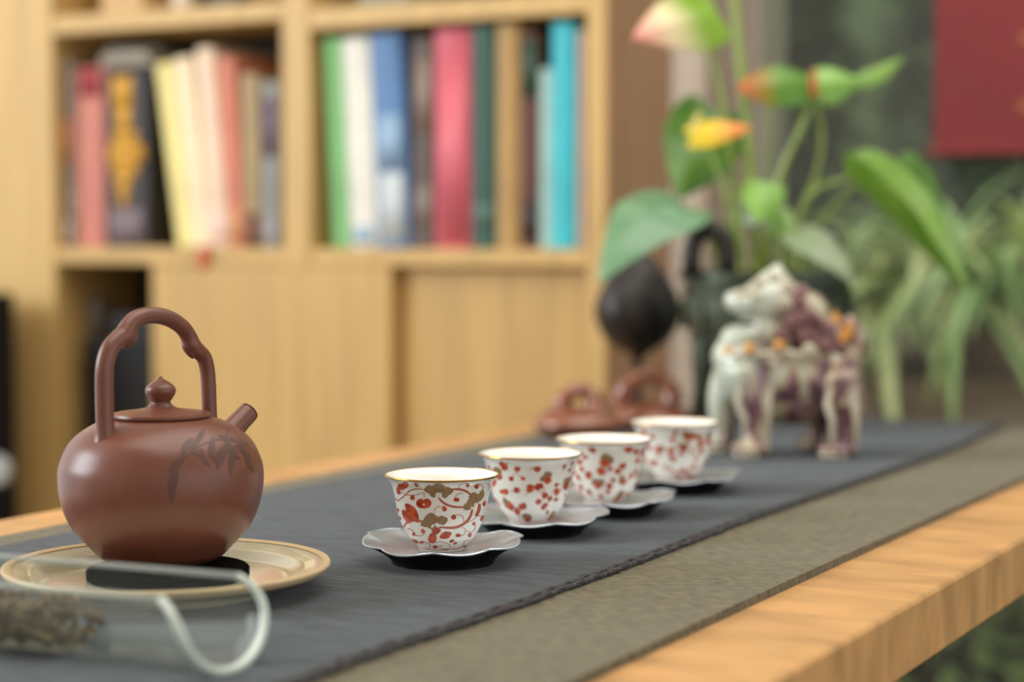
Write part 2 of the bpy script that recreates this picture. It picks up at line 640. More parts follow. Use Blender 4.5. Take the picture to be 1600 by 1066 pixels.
book('pale yellow book leaning to the left against the black book', 279, 303, 100, (244, 228, 150), 8.2, group=G1)
book('cream book leaning beside the pale yellow one', 304.5, 331, 92, (246, 226, 190), 7.4, group=G1)
book('tall peach-white book leaning in the middle of the left bay', 332.5, 358, 76, (242, 214, 186), 5.4, group=G1, title=[(.03, .16, (236, 206, 196))])
book('salmon pink book leaning at the right of the cream books', 359.5, 383, 92, (214, 130, 106), 4.0, group=G1, title=[(.03, .2, (208, 150, 100))])
book('olive beige book with a dark green edge in the left bay', 384.5, 410, 116, (170, 148, 108), 1.5, group=G1, title=[(.0, .2, (110, 72, 58))])
book('slim blue-grey book with a purple upper spine next to the divider', 413, 436, 128, (150, 154, 152), 0, group=G1, title=[(.55, .9, (112, 92, 116)), (.03, .15, (164, 160, 170))])
# right bay
book('light green book leaning beside the white one', 522, 548, 60, (124, 186, 116), 2.9, group=G2)
book('white book with a blue foot on its spine', 549.5, 592, 60, (228, 226, 214), 2.9, group=G2, title=[(.02, .1, (150, 176, 196))])
book('blue book fading to pale blue on the lower spine', 593.5, 641, 54, (88, 128, 176), 2.9, group=G2, title=[(.03, .35, (196, 204, 206)), (.36, .62, (142, 172, 200))])
book('dark grey-brown book between the blue and the pink book', 646, 679, 60, (92, 78, 70), 0, group=G2, title=[(.1, .3, (132, 118, 108)), (.55, .9, (140, 120, 108))])
book('wide pink-red book near the middle of the right bay', 680.5, 736, 46, (204, 88, 104), 0, group=G2, title=[(.02, .86, (214, 104, 116))])
book('dark teal green book right of the pink-red one', 738, 775, 40, (42, 82, 70), 0, group=G2, title=[(.1, .2, (80, 110, 100))])
book('golden tan book in the right bay', 777, 812, 38, (176, 140, 82), 0, group=G2)
book('dark maroon-brown book beside the golden tan one', 814, 842, 52, (94, 52, 42), 0, group=G2, title=[(.7, .97, (40, 74, 56)), (.04, .22, (52, 44, 44))])
book('short pale aqua book in front of the maroon-brown one', 844, 862, 108, (160, 198, 190), 0, group=G2)
book('bright cyan book towards the right end of the shelf', 863, 900, 36, (56, 186, 200), 0, group=G2)
book('pale grey-pink book at the right end of the shelf', 902, 915, 48, (186, 160, 150), 0, group=G2)

# papers lying over the left books
pl = thing('paper_stack', 'grey-beige folded papers lying on top of the books in the left bay', 'papers', (XL(196, 100, YB + .05), YB + .10, on_y(165, 105, YB + .03).z + .001))
for k, (w_, d_, hh, rz, c) in enumerate(((.10, .11, .010, .1, (150, 140, 126)), (.095, .10, .012, -.06, (176, 164, 146)), (.09, .09, .007, .22, (140, 132, 120)))):
    zz = (.0, .0105, .0230)[k]
    MB().box((-w_ / 2, -d_ / 2, zz), (w_ / 2, d_ / 2, zz + hh), Matrix.Rotation(rz, 4, 'Z')).build('sheet_bundle', bookmat(c), pl, bevel=.002)

# red ribbon marker hanging over the shelf edge
rb = MB()
p0 = on_y(318, 388, YB)
rb.grid(9, 3, lambda u, v: Vector((p0.x - .009 + .018 * v + .002 * math.sin(u * 4), YB - .0022 - .0015 * math.sin(u * PI) if u > .28 else YB + .016 - u * .062, ZS + .0008 if u <= .28 else ZS + .0006 - (u - .28) * .042)))
tag(rb.build('bookmark_ribbon', bookmat((206, 92, 60)), None, solid=.0008), 'small orange-red ribbon hanging over the front edge of the shelf', 'ribbon')

# things on the shelf above, of which only the feet show
zt2 = ZU2 + .0275
zt1 = ZU + .0305


def pot(name, label, cat, px, z, r, hgt, col, yy=YB + .09):
    x = XL(px, 5, yy)
    e = thing(name, label, cat, (x, yy, z))
    MB().lathe([(0, 0), (r * .6, 0), (r * .62, .004), (r * .95, hgt * .4), (r, hgt * .6), (r * .8, hgt * .93), (r * .86, hgt), (r * .8, hgt), (r * .74, hgt * .93), (r * .9, hgt * .6), (0, hgt * .1)], 40).build('body', bookmat(col, .3), e)
    MB().tube([(r * .84 * math.cos(a * PI / 16), r * .84 * math.sin(a * PI / 16), hgt) for a in range(32)], r * .04, 6, closed=True).build('rim', bookmat(col, .3), e)
    return e


def carton(name, label, px0, px1, z, hgt, col, yy=YB + .03, dep=.12, cat='box'):
    x0, x1 = XL(px0, 5, yy), XL(px1, 5, yy)
    e = thing(name, label, cat, ((x0 + x1) / 2, yy + dep / 2, z))
    ww = (x1 - x0) / 2
    MB().box((-ww, -dep / 2, 0), (ww, dep / 2, hgt * .8)).build('body', bookmat(col), e, bevel=.002)
    MB().box((-ww - .002, -dep / 2 - .002, hgt * .8), (ww + .002, dep / 2 + .002, hgt)).build('lid', bookmat(tuple(c * .92 for c in col)), e, bevel=.002)
    return e


carton('storage_box', 'tan box at the left of the shelf above the books', 158, 222, zt2, .12, (196, 160, 104))
pot('jar', 'cream white jar on the shelf above the leaning books', 'jar', 288, zt2, .028, .13, (240, 226, 204))
carton('storage_box', 'dark box on the upper shelf right of the cream jar', 325, 372, zt2, .10, (52, 50, 46))
pot('bowl', 'small beige bowl on the upper shelf beside the divider', 'bowl', 412, zt2, .024, .05, (206, 172, 118))
carton('storage_box', 'grey-green box on the shelf above the right bay', 560, 640, zt1, .11, (120, 124, 108))
# black boxes added for the open compartment's shade, plus a jar, under the left bay
zi = .5385


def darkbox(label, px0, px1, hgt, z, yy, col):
    return carton('shade_filler_box', label, px0, px1, z, hgt, col, yy, .09)


darkbox('black filler box standing in for shade at the left of the open compartment below the books', 126, 166, .26, zi, YB + .03, (22, 19, 18))
darkbox('black filler box standing in for shade, right of its twin in the open compartment below the books', 170, 232, .30, zi, YB + .03, (16, 15, 15))
pot('jar', 'grey stoneware jar standing low behind the teapot handle', 'jar', 146, zi + .2605, .014, .06, (96, 90, 82), YB + .07)

# dark cabinet left of the bookcase
pc = on_y(19, 600, 2.19)
zc_ = on_y(15, 466, 1.99).z
dk = thing('black_cabinet', 'black upright cabinet cut off by the left edge of the photo', 'cabinet', (pc.x - .15, 2.09, 0))
MB().box((pc.x - .3, 1.98, 0), (pc.x, 2.2, zc_)).build('body', mat('black_lacquer', srgb(26, 24, 24), .4), dk, world=True, bevel=.006)
pw = on_y(4, 735, 1.98)
MB().lathe([(0, 0), (.02, 0), (.022, .004), (.018, .010), (0, .012)], 28, M=Matrix.Translation((pw.x, 1.979, pw.z)) @ Matrix.Rotation(PI / 2, 4, 'X')).build('white_dial', bookmat((150, 148, 142)), dk, world=True)

# red paper hanging on the window
ra = on_y(1456, 238, YW - .02)
rp = thing('red_scroll', 'dark red paper scroll with gold ink hanging in front of the window', 'scroll', (ra.x + .17, YW - .02, ra.z))
MB().box((ra.x, YW - .0125, ra.z), (ra.x + .32, YW - .0105, 1.75)).build('paper', M_redpaper, rp, world=True, smooth=False)
MB().tube([(ra.x - .01, YW - .0125, ra.z), (ra.x + .33, YW - .0125, ra.z)], .005, 10).build('lower_rod', M_redpaper, rp, world=True)
MB().tube([(ra.x - .01, YW - .0125, 1.75), (ra.x + .33, YW - .0125, 1.75)], .006, 10).build('upper_rod', M_redpaper, rp, world=True)
gs = MB()
xg = on_y(1592, 100, YW - .014).x
for k in range(6):
    z = ra.z + .05 + k * .085
    gs.box((xg, YW - .0131, z), (xg + .07, YW - .0126, z + .012)).box((xg + .015, YW - .0131, z + .02), (xg + .027, YW - .0126, z + .06)).box((xg + .045, YW - .0131, z + .02), (xg + .055, YW - .0126, z + .06))
gs.build('gold_brushwork', M_goldpaper, rp, world=True, smooth=False)

# ------------------------------------------------------------------ plate, pad and teapot
pp = on_z(262, 881, ZC + .0165)
plate = thing('serving_plate', 'round cream celadon-glazed plate with a tan edge under the teapot', 'plate', (pp.x, pp.y, ZC + .0004), face_cam(pp))
R = 253.5 * depth_of(pp) / FPX
MB().lathe([(0, .0040), (R * .55, .0040), (R * .57, .0), (R * .62, .0), (R * .65, .0045), (R * .80, .0070), (R * .84, .0085), (R * .975, .0128), (R * .985, .0152),
            (R * .955, .0158), (R * .90, .0140), (R * .845, .0132), (R * .815, .0120), (R * .77, .0085), (R * .70, .0072), (0, .0068)], 96).build('dish', M_plate, plate)
MB().lathe([(R * .972, .0122), (R * .994, .0138), (R, .0158), (R * .993, .0170), (R * .975, .0172), (R * .95, .0161), (R * .955, .0150), (R * .972, .0122)], 96).build('rim', M_platerim, plate)
ZPAD = ZC + .0004 + .0072
pd_ = on_z(263, 886, ZPAD + .006)
pad = MB()
pr_ = 126 * depth_of(pd_) / FPX
pad.lathe([(0, 0), (pr_ - .001, 0), (pr_, .001), (pr_, .005), (pr_ - .001, .006), (0, .006)], 72)
po = pad.build('teapot_pad', M_black, None)
po.location = (pd_.x, pd_.y, ZPAD)
tag(po, 'black round felt pad between the teapot and the plate', 'pad')

ZP = ZPAD + .0062
tp = on_z(253.5, 874, ZP)
S = depth_of(tp) / FPX
pot_ = thing('teapot', 'purple-brown clay teapot with a high arched handle, standing on the plate', 'teapot', (tp.x, tp.y, ZP), face_cam(tp))
body_tab = [(0, 84), (10, 99), (20, 108), (44, 131), (65, 144), (86, 152), (108, 157), (130, 158.5), (148, 157), (163, 152), (178, 145), (191, 135), (203, 120), (212, 105), (217, 94), (220, 84)]
prof = catmull([(r, h, 0) for h, r in body_tab], 4)
prof = [(p.x * S, p.y * S) for p in prof]
BODY = sorted([(p[1], p[0]) for p in prof])
MB().lathe([(0, 0)] + prof + [(80 * S, 221 * S), (72 * S, 222 * S), (69 * S, 216 * S), (0, 214 * S)], 128).build('body', M_clay, pot_)
lid = MB().lathe([(0, 219 * S), (66 * S, 219 * S), (67 * S, 222 * S), (75 * S, 223 * S), (76.5 * S, 226 * S), (75 * S, 229.5 * S), (68 * S, 231 * S), (45 * S, 234 * S), (26 * S, 237 * S), (20 * S, 240 * S), (0, 241 * S)], 96).build('lid', M_clay, pot_)
kp = catmull([(x, z, 0) for x, z in [(21, 239), (17, 243), (15, 247), (19, 253), (23.5, 262), (22, 270), (14, 277), (6, 281.5), (3.2, 285), (.01, 287)]], 5)
MB().lathe([(max(p.x, 0) * S, p.y * S) for p in kp[:-1]] + [(0, 287 * S)], 48).build('knob', M_clay, lid)
# handle runs in one upright plane together with the spout
AZ = math.radians(43)
ex, ey = math.cos(AZ), math.sin(AZ)
hp = [(171.5, 694), (170.5, 660), (170, 600), (172, 572), (179, 550), (191, 535), (201, 527), (207, 514), (216, 503), (232, 495.5), (252, 493.5), (272, 498), (289, 509), (298, 522), (303, 536), (313, 544), (322, 553), (327, 572), (329, 600), (330, 640), (331, 668)]
path = []
for (x, y) in hp:
    r = (x - 253.5) / ex
    h = 874 - y - .155 * r * ey
    path.append(Vector((r * ex * S, r * ey * S, h * S)))
path = catmull(path, 6)
rads = []
for i, p in enumerate(path):
    f = i / (len(path) - 1)
    base = 14.0 - 2.0 * f
    notch = 2.6 * (math.exp(-((f - .305) / .04) ** 2) + math.exp(-((f - .70) / .04) ** 2))
    end = max(0, 1 - f / .05) ** 2 + max(0, 1 - (1 - f) / .05) ** 2
    rads.append((base + notch + 7 * end) * S)
MB().tube(path, rads, 20, up=(0, 1, 0)).build('handle', M_clay, pot_, sharp=False)
# pointed cloud cusps on the inner side of the handle
for (x, y, tl) in ((208, 531, .55), (299, 538, -.45)):
    r = (x - 253.5) / ex
    h = 874 - y - .155 * r * ey
    c = Vector((r * ex * S, r * ey * S, h * S))
    pr2 = [(0, -20), (4, -16.5), (8, -10), (11, -2), (11.5, 5), (9, 12), (4, 16), (0, 17)]
    MB().lathe([(a * S, b * S) for a, b in pr2], 24, M=Matrix.Translation(c) @ Matrix.Rotation(tl * .6, 4, 'Y')).build('handle_cusp', M_clay, pot_, sharp=False)
# spout
sp = []
for (r, h, rad) in ((108, 158, 28), (133, 175, 22), (156, 191, 19), (176, 205, 17.6), (192, 215.5, 17.2), (195, 217.5, 16.6)):
    sp.append((Vector((r * ex * S, r * ey * S, h * S)), rad * S))
pts = [a for a, b in sp]
MB().tube(pts + [pts[-1] - (pts[-1] - pts[-2]) * 2.0], [b for a, b in sp] + [10 * S], 24).build('spout', M_clay, pot_)


def on_lathe(tab, x, y, S, y0, sinel, off, base=0):
    """picture offset (x right of the axis, y) of a front-facing spot -> point on the turned wall; y0 = row of height 0"""
    h = (y0 - y) * S
    for _ in range(6):
        Rr = lerp_tab(tab, h)
        s = max(-.985, min(.985, x * S / Rr))
        a = math.asin(s)
        h = (y0 - y) * S + Rr * math.cos(a) * sinel
    Rr = lerp_tab(tab, h) + off
    return a, h


def wall_pt(tab, a, h, off):
    Rr = lerp_tab(tab, h) + off
    return Vector((Rr * math.sin(a), -Rr * math.cos(a), h))


# brushed bamboo leaves on the pot
ink = MB()
leaves = [((300, 690), (283, 726), 11), ((296, 694), (316, 722), 9), ((318, 682), (300, 712), 8), ((276, 738), (268, 790), 13), ((284, 722), (262, 748), 8), ((330, 690), (332, 728), 10), ((352, 700), (336, 742), 12),
          ((350, 694), (372, 724), 10), ((372, 690), (385, 722), 9), ((340, 686), (366, 690), 8), ((366, 700), (356, 752), 9), ((384, 712), (392, 742), 8), ((312, 706), (326, 736), 6)]
for (a, b, wd) in leaves:
    a = Vector(a)
    b = Vector(b)
    d = b - a
    nrm = Vector((-d.y, d.x)).normalized()

    def f(u, v, a=a, d=d, nrm=nrm, wd=wd):
        ww = wd * .55 * math.sin(PI * (.04 + .96 * u) ** .8) if u < 1 else 0
        q = a + d * u + nrm * (ww * (v * 2 - 1)) + nrm * 3 * math.sin(u * PI)
        al, h = on_lathe(BODY, q.x - 253.5, q.y, S, 874, .155, 0)
        return wall_pt(BODY, al, h, .00022)
    ink.grid(14, 5, f)
for st in ([(272, 745), (288, 722), (312, 702), (345, 692), (385, 700)], [(300, 716), (306, 690), (318, 676)], [(345, 692), (356, 676)]):
    st = catmull([(x, y, 0) for x, y in st], 8)

    def f(u, v, st=st):
        i = min(int(u * (len(st) - 1)), len(st) - 2)
        p, q = st[i], st[i + 1]
        t = u * (len(st) - 1) - i
        c = p.lerp(q, t)
        dd = (q - p).normalized()
        c = c + Vector((-dd.y, dd.x, 0)) * (1.2 * (v * 2 - 1))
        al, h = on_lathe(BODY, c.x - 253.5, c.y, S, 874, .155, 0)
        return wall_pt(BODY, al, h, .0002)
    ink.grid(len(st) * 2, 3, f)
o = ink.build('bamboo_brushwork', M_ink, pot_)
o['label'] = 'dark brushed bamboo leaves'

# ------------------------------------------------------------------ cups and saucers
CP = [(0, .0147), (.0010, .0150), (.0022, .0156), (.0066, .0199), (.0105, .0224), (.0138, .0242), (.0180, .0261), (.0222, .0275), (.0270, .0286), (.0318, .0294), (.0360, .0302), (.0402, .0314), (.0430, .0328), (.0452, .0345), (.0466, .0360)]
cpr = catmull([(r, h, 0) for h, r in CP], 4)
CTAB = sorted([(p.y, p.x) for p in cpr])
cup_out = [(p.x, p.y) for p in cpr]
cup_in = [(max(r - .0016, .002), h) for r, h in cup_out if h > .004]
K = .00006 * 1.0       # metres for one unit of the pattern drawing


def pat(x, y, off, rot):
    a, h = on_lathe(CTAB, x - 668, y, K, 930, .135, 0)
    return wall_pt(CTAB, a + rot, max(.0012, min(.0455, h)), off)


def stroke(mb, pts, wd, off, rot, P=pat):
    st = catmull([(x, y, 0) for x, y in pts], 7)
    n = len(st)

    def f(u, v):
        i = min(int(u * (n - 1)), n - 2)
        t = u * (n - 1) - i
        c = st[i].lerp(st[i + 1], t)
        dd = (st[i + 1] - st[i]).normalized()
        ww = wd * .5 * (1 - .45 * abs(2 * u - 1) ** 3)
        c = c + Vector((-dd.y, dd.x, 0)) * (ww * (v * 2 - 1))
        return P(c.x, c.y, off, rot)
    mb.grid(n + 2, 3, f)


def blob(mb, x, y, rx, ry, ang, off, rot, P=pat, kind='drop'):
    ca, sa = math.cos(math.radians(ang)), math.sin(math.radians(ang))
    rings, seg = (4 if max(rx, ry) > 30 else 2), 28
    vs = [P(x, y, off, rot)]
    for i in range(1, rings + 1):
        for k in range(seg):
            t = 2 * PI * k / seg
            q = i / rings
            m = 1.0
            if kind == 'drop':
                m = 1 - .28 * max(0, math.sin(t)) ** 2 if True else 1
            if kind == 'heart':
                m = 1 + .18 * math.cos(2 * t) - .22 * math.exp(-((t - PI / 2 + PI) % (2 * PI) - PI) ** 2 / .12) * 1.4
            if kind == 'lobe':
                m = 1 + .07 * math.cos(4 * t + .6)
            dx, dy = rx * q * m * math.cos(t), ry * q * m * math.sin(t)
            vs.append(P(x + dx * ca - dy * sa, y + dx * sa + dy * ca, off, rot))
    fs = []
    for k in range(seg):
        k2 = (k + 1) % seg
        fs.append((0, 1 + k, 1 + k2))
        for i in range(rings - 1):
            a = 1 + i * seg
            b = a + seg
            fs.append((a + k, b + k, b + k2, a + k2))
    mb.add(vs, fs)


STRONG = [([(480, 310), (400, 306), (340, 325), (290, 370), (215, 425), (192, 395)], 11), ([(770, 310), (850, 312), (920, 333), (968, 368)], 22), ([(636, 395), (690, 450), (780, 488), (905, 495)], 22),
          ([(982, 515), (962, 590), (905, 660), (800, 706), (640, 700)], 28), ([(1058, 460), (1050, 530), (1018, 590)], 34), ([(468, 640), (390, 630), (315, 650), (272, 705)], 24), ([(590, 690), (610, 730), (590, 790)], 26)]
THIN = [[(835, 318), (850, 272), (900, 250), (942, 258), (930, 288)], [(885, 350), (830, 358), (798, 405)], [(1088, 330), (1092, 285), (1052, 258), (1020, 285)], [(592, 558), (600, 512), (640, 486), (692, 500)],
        [(892, 652), (888, 600), (842, 570), (795, 585)], [(245, 330), (300, 365), (400, 366), (492, 340)], [(922, 660), (1000, 620), (1050, 580), (1082, 605)], [(880, 700), (912, 735), (890, 785), (838, 792)],
        [(310, 745), (330, 715), (370, 740), (395, 782), (455, 790), (492, 765), (478, 735)], [(918, 740), (970, 757), (1012, 720), (1010, 675)], [(430, 885), (470, 856), (530, 872), (552, 908), (490, 935)],
        [(600, 862), (660, 852), (725, 872), (762, 908), (705, 935), (640, 912), (682, 890)], [(770, 918), (830, 930), (892, 890), (902, 852), (955, 845)], [(385, 250), (420, 250), (445, 290)], [(490, 345), (490, 400)],
        [(1150, 330), (1165, 265), (1130, 255)], [(1090, 700), (1110, 620), (1120, 570)], [(280, 330), (255, 290)], [(385, 365), (372, 390)]]
REDS = [(932, 272, 20, 24, 20, 'drop'), (1022, 285, 24, 28, 30, 'drop'), (820, 420, 30, 24, 0, 'drop'), (697, 512, 24, 32, -20, 'drop'), (788, 600, 26, 30, 30, 'drop'), (370, 398, 24, 28, 0, 'drop'), (486, 452, 66, 64, 180, 'heart'),
        (272, 272, 52, 42, 160, 'heart'), (225, 330, 20, 44, -15, 'drop'), (365, 552, 50, 112, -32, 'lobe'), (312, 600, 34, 92, -28, 'drop'), (612, 735, 46, 36, 0, 'lobe'), (572, 822, 44, 66, 12, 'drop'), (708, 785, 62, 36, -18, 'lobe'),
        (478, 745, 20, 28, -30, 'drop'), (380, 776, 16, 24, 0, 'drop'), (836, 790, 28, 22, 0, 'drop'), (955, 790, 20, 26, 30, 'drop'), (1000, 672, 18, 24, 10, 'drop'), (1108, 462, 18, 32, 20, 'drop'), (392, 852, 40, 20, 25, 'drop'),
        (462, 860, 22, 18, 0, 'drop'), (772, 848, 26, 16, -25, 'drop'), (806, 872, 22, 14, -15, 'drop'), (600, 910, 28, 20, 0, 'drop'), (216, 525, 12, 20, -10, 'drop'), (236, 612, 10, 20, -10, 'drop'), (908, 908, 20, 12, -30, 'drop'),
        (1085, 620, 18, 40, 20, 'drop'), (410, 268, 12, 28, -35, 'drop')]
BROWN = [(545, 310, 52, 40, 0), (635, 298, 70, 48, 0), (730, 328, 54, 40, 0), (585, 358, 36, 34, 0), (700, 366, 36, 34, 0), (1000, 388, 52, 44, 0), (1072, 378, 28, 62, 20), (930, 490, 42, 36, -25), (985, 440, 55, 50, 0), (562, 615, 70, 60, 0),
         (672, 630, 56, 46, -8), (505, 658, 52, 40, -15), (568, 690, 40, 30, 0)]
WHITE = [(620, 365, 14, 28, 30), (655, 368, 14, 28, -30), (575, 690, 12, 26, 40), (620, 680, 14, 24, -40), (1010, 470, 10, 24, 30), (486, 466, 10, 10, 0)]


def cup_parts(root, variant):
    MB().lathe([(0, .0014), (.0125, .0014), (.0132, 0)] + cup_out + [(.0354, .0470), (.0348, .0466)] + cup_in[::-1] + [(0, .0042)], 112).build('bowl', M_porc, root)
    tor = [((.0358) * math.cos(2 * PI * k / 112), (.0358) * math.sin(2 * PI * k / 112), .0467) for k in range(112)]
    MB().tube(tor, .00062, 8, closed=True).build('gold_rim', M_gold, root)
    line, red, brn, wht = MB(), MB(), MB(), MB()
    lr = [(lerp_tab(CTAB, .0016) + .00035) * 1.0] * 1
    line.tube([(lr[0] * math.cos(2 * PI * k / 64), lr[0] * math.sin(2 * PI * k / 64), .0014) for k in range(64)], .00018, 5, closed=True)
    if variant == 0:
        for rot in (0, PI * .99):
            for p, wd in STRONG:
                stroke(line, p, wd, .00012, rot)
            for p in THIN:
                stroke(line, p, 6.5, .00012, rot)
            for x, y, rx, ry, an, kd in REDS:
                blob(red, x, y, rx, ry, an, .00018, rot, kind=kd)
            for x, y, rx, ry, an in BROWN:
                blob(brn, x, y, rx, ry, an, .00024, rot, kind='lobe')
            for x, y, rx, ry, an in WHITE:
                blob(wht, x, y, rx, ry, an, .0003, rot, kind='drop')
    else:
        r2 = random.Random(40 + variant)

        def flat(x, y, off, rot):
            h = max(.0016, min(.0440, y * .00006))
            return wall_pt(CTAB, x * .00006 / .0255, h, off)
        spots = []
        full = 2 * PI * .0255 / .00006
        tries = 0
        while len(spots) < 92 and tries < 9000:
            tries += 1
            x, y = r2.uniform(0, full), r2.uniform(40, 700)
            big = len(spots) < 15
            rr = r2.uniform(74, 98) if big else r2.uniform(28, 60)
            if y < 200 and r2.random() < .3:
                continue
            if all(min(abs(x - q[0]), full - abs(x - q[0])) ** 2 + (y - q[1]) ** 2 > ((rr + q[2]) * (1.0 if big else .88)) ** 2 for q in spots):
                spots.append((x, y, rr, big))
        for x, y, rr, big in spots:
            if big:
                for k in range(4):
                    a = r2.uniform(0, 6.28)
                    blob(brn, x + rr * .42 * math.cos(a), y + rr * .34 * math.sin(a), rr * .58, rr * .46, r2.uniform(0, 180), .0002, 0, flat, 'lobe')
                blob(red, x + r2.uniform(-20, 20), y - rr * .45, rr * .55, rr * .55, 0, .00028, 0, flat, 'lobe')
            else:
                blob(red, x, y, rr * .8, rr * .95, r2.uniform(0, 360), .00018, 0, flat, 'heart' if rr > 48 else 'drop')
                a = r2.uniform(0, 6.28)
                sgn = r2.choice((-1, 1))
                q = [(x + rr * .8 * math.cos(a) * k * .75 + rr * .5 * sgn * math.sin(k * 1.1) * math.sin(a), y + rr * .8 * math.sin(a) * k * .75 + rr * .5 * sgn * math.sin(k * 1.1) * math.cos(a)) for k in range(4)]
                stroke(line, [(px_, max(25, min(728, py_))) for px_, py_ in q], 9, .00012, 0, flat)
    line.build('red_scrollwork', M_redline, root)
    red.build('red_blossoms', M_red, root)
    brn.build('brown_leaves', M_brown, root)
    if wht.v:
        tag(wht.build('white_accents', M_porc, root), kind='stuff')


SRIM = .0138


def saucer_parts(root, ph):
    Rs = .049
    lobes = 8

    def rf(a, i, r, z):
        t = r / Rs
        q = abs(math.sin((a + ph) * lobes / 2))
        k = max(0, (t - .55) / .45)
        rr = r * (1 + k * (.10 * (q ** .5) - .065))
        zz = z + k * k * (.0022 * math.cos(2 * a + .4) + .0012 * math.sin(3 * a + ph) + .0007 * math.cos(lobes * (a + ph)))
        return rr, zz
    top = [(0, .0088), (.0175, .0088), (.019, .0096), (.024, .0098), (.032, .0106), (.040, .0122), (.0455, .0136), (.049, .0140)]
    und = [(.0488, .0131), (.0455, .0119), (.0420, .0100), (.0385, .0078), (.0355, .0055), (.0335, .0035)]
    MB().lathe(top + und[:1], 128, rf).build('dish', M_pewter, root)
    MB().lathe(und + [(.0325, .0022), (.0322, .0008), (.0318, 0), (.028, 0), (.027, .003), (.0178, .0080), (0, .0084)], 128, rf).build('underside_foot', M_pewterdark, root)  # wide black foot also fills the place of the shadow under the rim
    rim = MB()
    pts = []
    for k in range(192):
        a = 2 * PI * k / 192
        r_, z_ = rf(a, 0, .049, .01375)
        pts.append((r_ * math.cos(a), r_ * math.sin(a), z_))
    rim.tube(pts, .0007, 6, closed=True).build('rim', M_pewter, root)


cup_spec = [((690, 742), 0, 'painted porcelain cup nearest the teapot, first of the row, with clear red scrolls', 'petal-edged pewter saucer under the cup nearest the teapot', 0.15),
            ((829, 709), 1, 'second painted porcelain cup counted from the teapot', 'petal-edged pewter saucer under the second cup from the teapot', 0.5),
            ((944, 686), 2, 'third painted porcelain cup counted from the teapot', 'petal-edged pewter saucer under the third cup from the teapot', 0.9),
            ((1054, 660), 3, 'last painted porcelain cup of the row, next to the lion figurine', 'petal-edged pewter saucer under the last cup, next to the lion figurine', 0.3)]
for (px, py), var, lab, slab, ph in cup_spec:
    c = on_z(px, py, ZC + .0092 + .0467)
    rz = face_cam(c)
    cu = thing('tea_cup', lab, 'cup', (c.x, c.y, ZC + .0094), rz, 'painted tea cups in a row on the cloth')
    cup_parts(cu, var)
    off = cl(.001 if var == 0 else .003, 0, 0)
    sa = thing('saucer', slab, 'saucer', (c.x + off.x, c.y + off.y, ZC + .0004), rz, 'pewter saucers under the tea cups')
    saucer_parts(sa, ph)

# ------------------------------------------------------------------ glass tea scoop with dried tea
pb = on_z(408, 905, ZC + .0384)
pf = on_z(290, 942, ZC + .0384)
mid = (pb + pf) / 2
across = (pb - pf)
across.z = 0
wid = across.length
across.normalize()
axis = Vector((-across.y, across.x, 0))
gl = thing('glass_tea_scoop', 'clear glass tea scoop with a curled pale rim lying in front of the plate', 'tea scoop', (mid.x, mid.y, ZC + .0006), math.atan2(axis.y, axis.x))
A_, B_ = wid / 2 / .906, .027
LEN = .19


def sec(ph, x, o=0):
    return Vector((x, -(A_ - o) * math.sin(ph), B_ - (B_ - o) * math.cos(ph)))


PH = math.radians(115)


def mouthx(ph):
    return -.004 + .004 * (1 - math.cos(ph)) + .012 * (abs(ph) / PH) ** 7


MB().grid(16, 31, lambda u, v: sec(-PH + 2 * PH * v, mouthx(-PH + 2 * PH * v) * (1 - u) + LEN * u)).build('trough', M_glass, gl, solid=.0012, solid_off=0)
MB().tube([sec(-PH + 2 * PH * k / 60, mouthx(-PH + 2 * PH * k / 60)) for k in range(61)], [.0030 - .0009 * abs(k - 30) / 30 for k in range(61)], 10).build('mouth_rim', M_rimglass, gl)
for sgn in (-1, 1):
    MB().tube([sec(sgn * PH, mouthx(PH) + (LEN - mouthx(PH)) * k / 12) for k in range(13)], .0017, 8).build('edge', M_glassedge, gl)
cap = MB()
cap.grid(4, 31, lambda u, v: Vector((LEN, 0, B_)).lerp(sec(-PH + 2 * PH * v, LEN), u))
cap.build('end_wall', M_glass, gl, solid=.0012)
tea = MB()
r3 = random.Random(5)
for i in range(900):
    x = .085 + (LEN - .090) * r3.random()
    top = .024 if x > .10 else .024 * max(.15, (x - .080) / .02)
    ph = r3.uniform(-1.0, 1.0)
    base = sec(ph, x, .0045)
    zt = max(base.z, min(top, base.z + r3.random() * (top - base.z)))
    p = Vector((x, base.y * .92, zt))
    d = Vector((r3.uniform(-1, 1), r3.uniform(-1, 1), r3.uniform(-.5, .5))).normalized() * r3.uniform(.0015, .0038)
    w2 = Vector((r3.uniform(-1, 1), r3.uniform(-1, 1), r3.uniform(-1, 1))) * .0014
    if (p + w2).z < .005:
        p.z = .006
    tea.tube([p - d, p + w2, p + d], [.0006, r3.uniform(.0009, .0016), .0005], 4)
to = tea.build('dried_tea_leaves', M_tea, None)
to.location = gl.location
to.rotation_euler = gl.rotation_euler
tag(to, 'olive-brown dried tea leaves lying inside the glass scoop', 'tea leaves', kind='stuff')

# ------------------------------------------------------------------ low brown teapots behind the cups


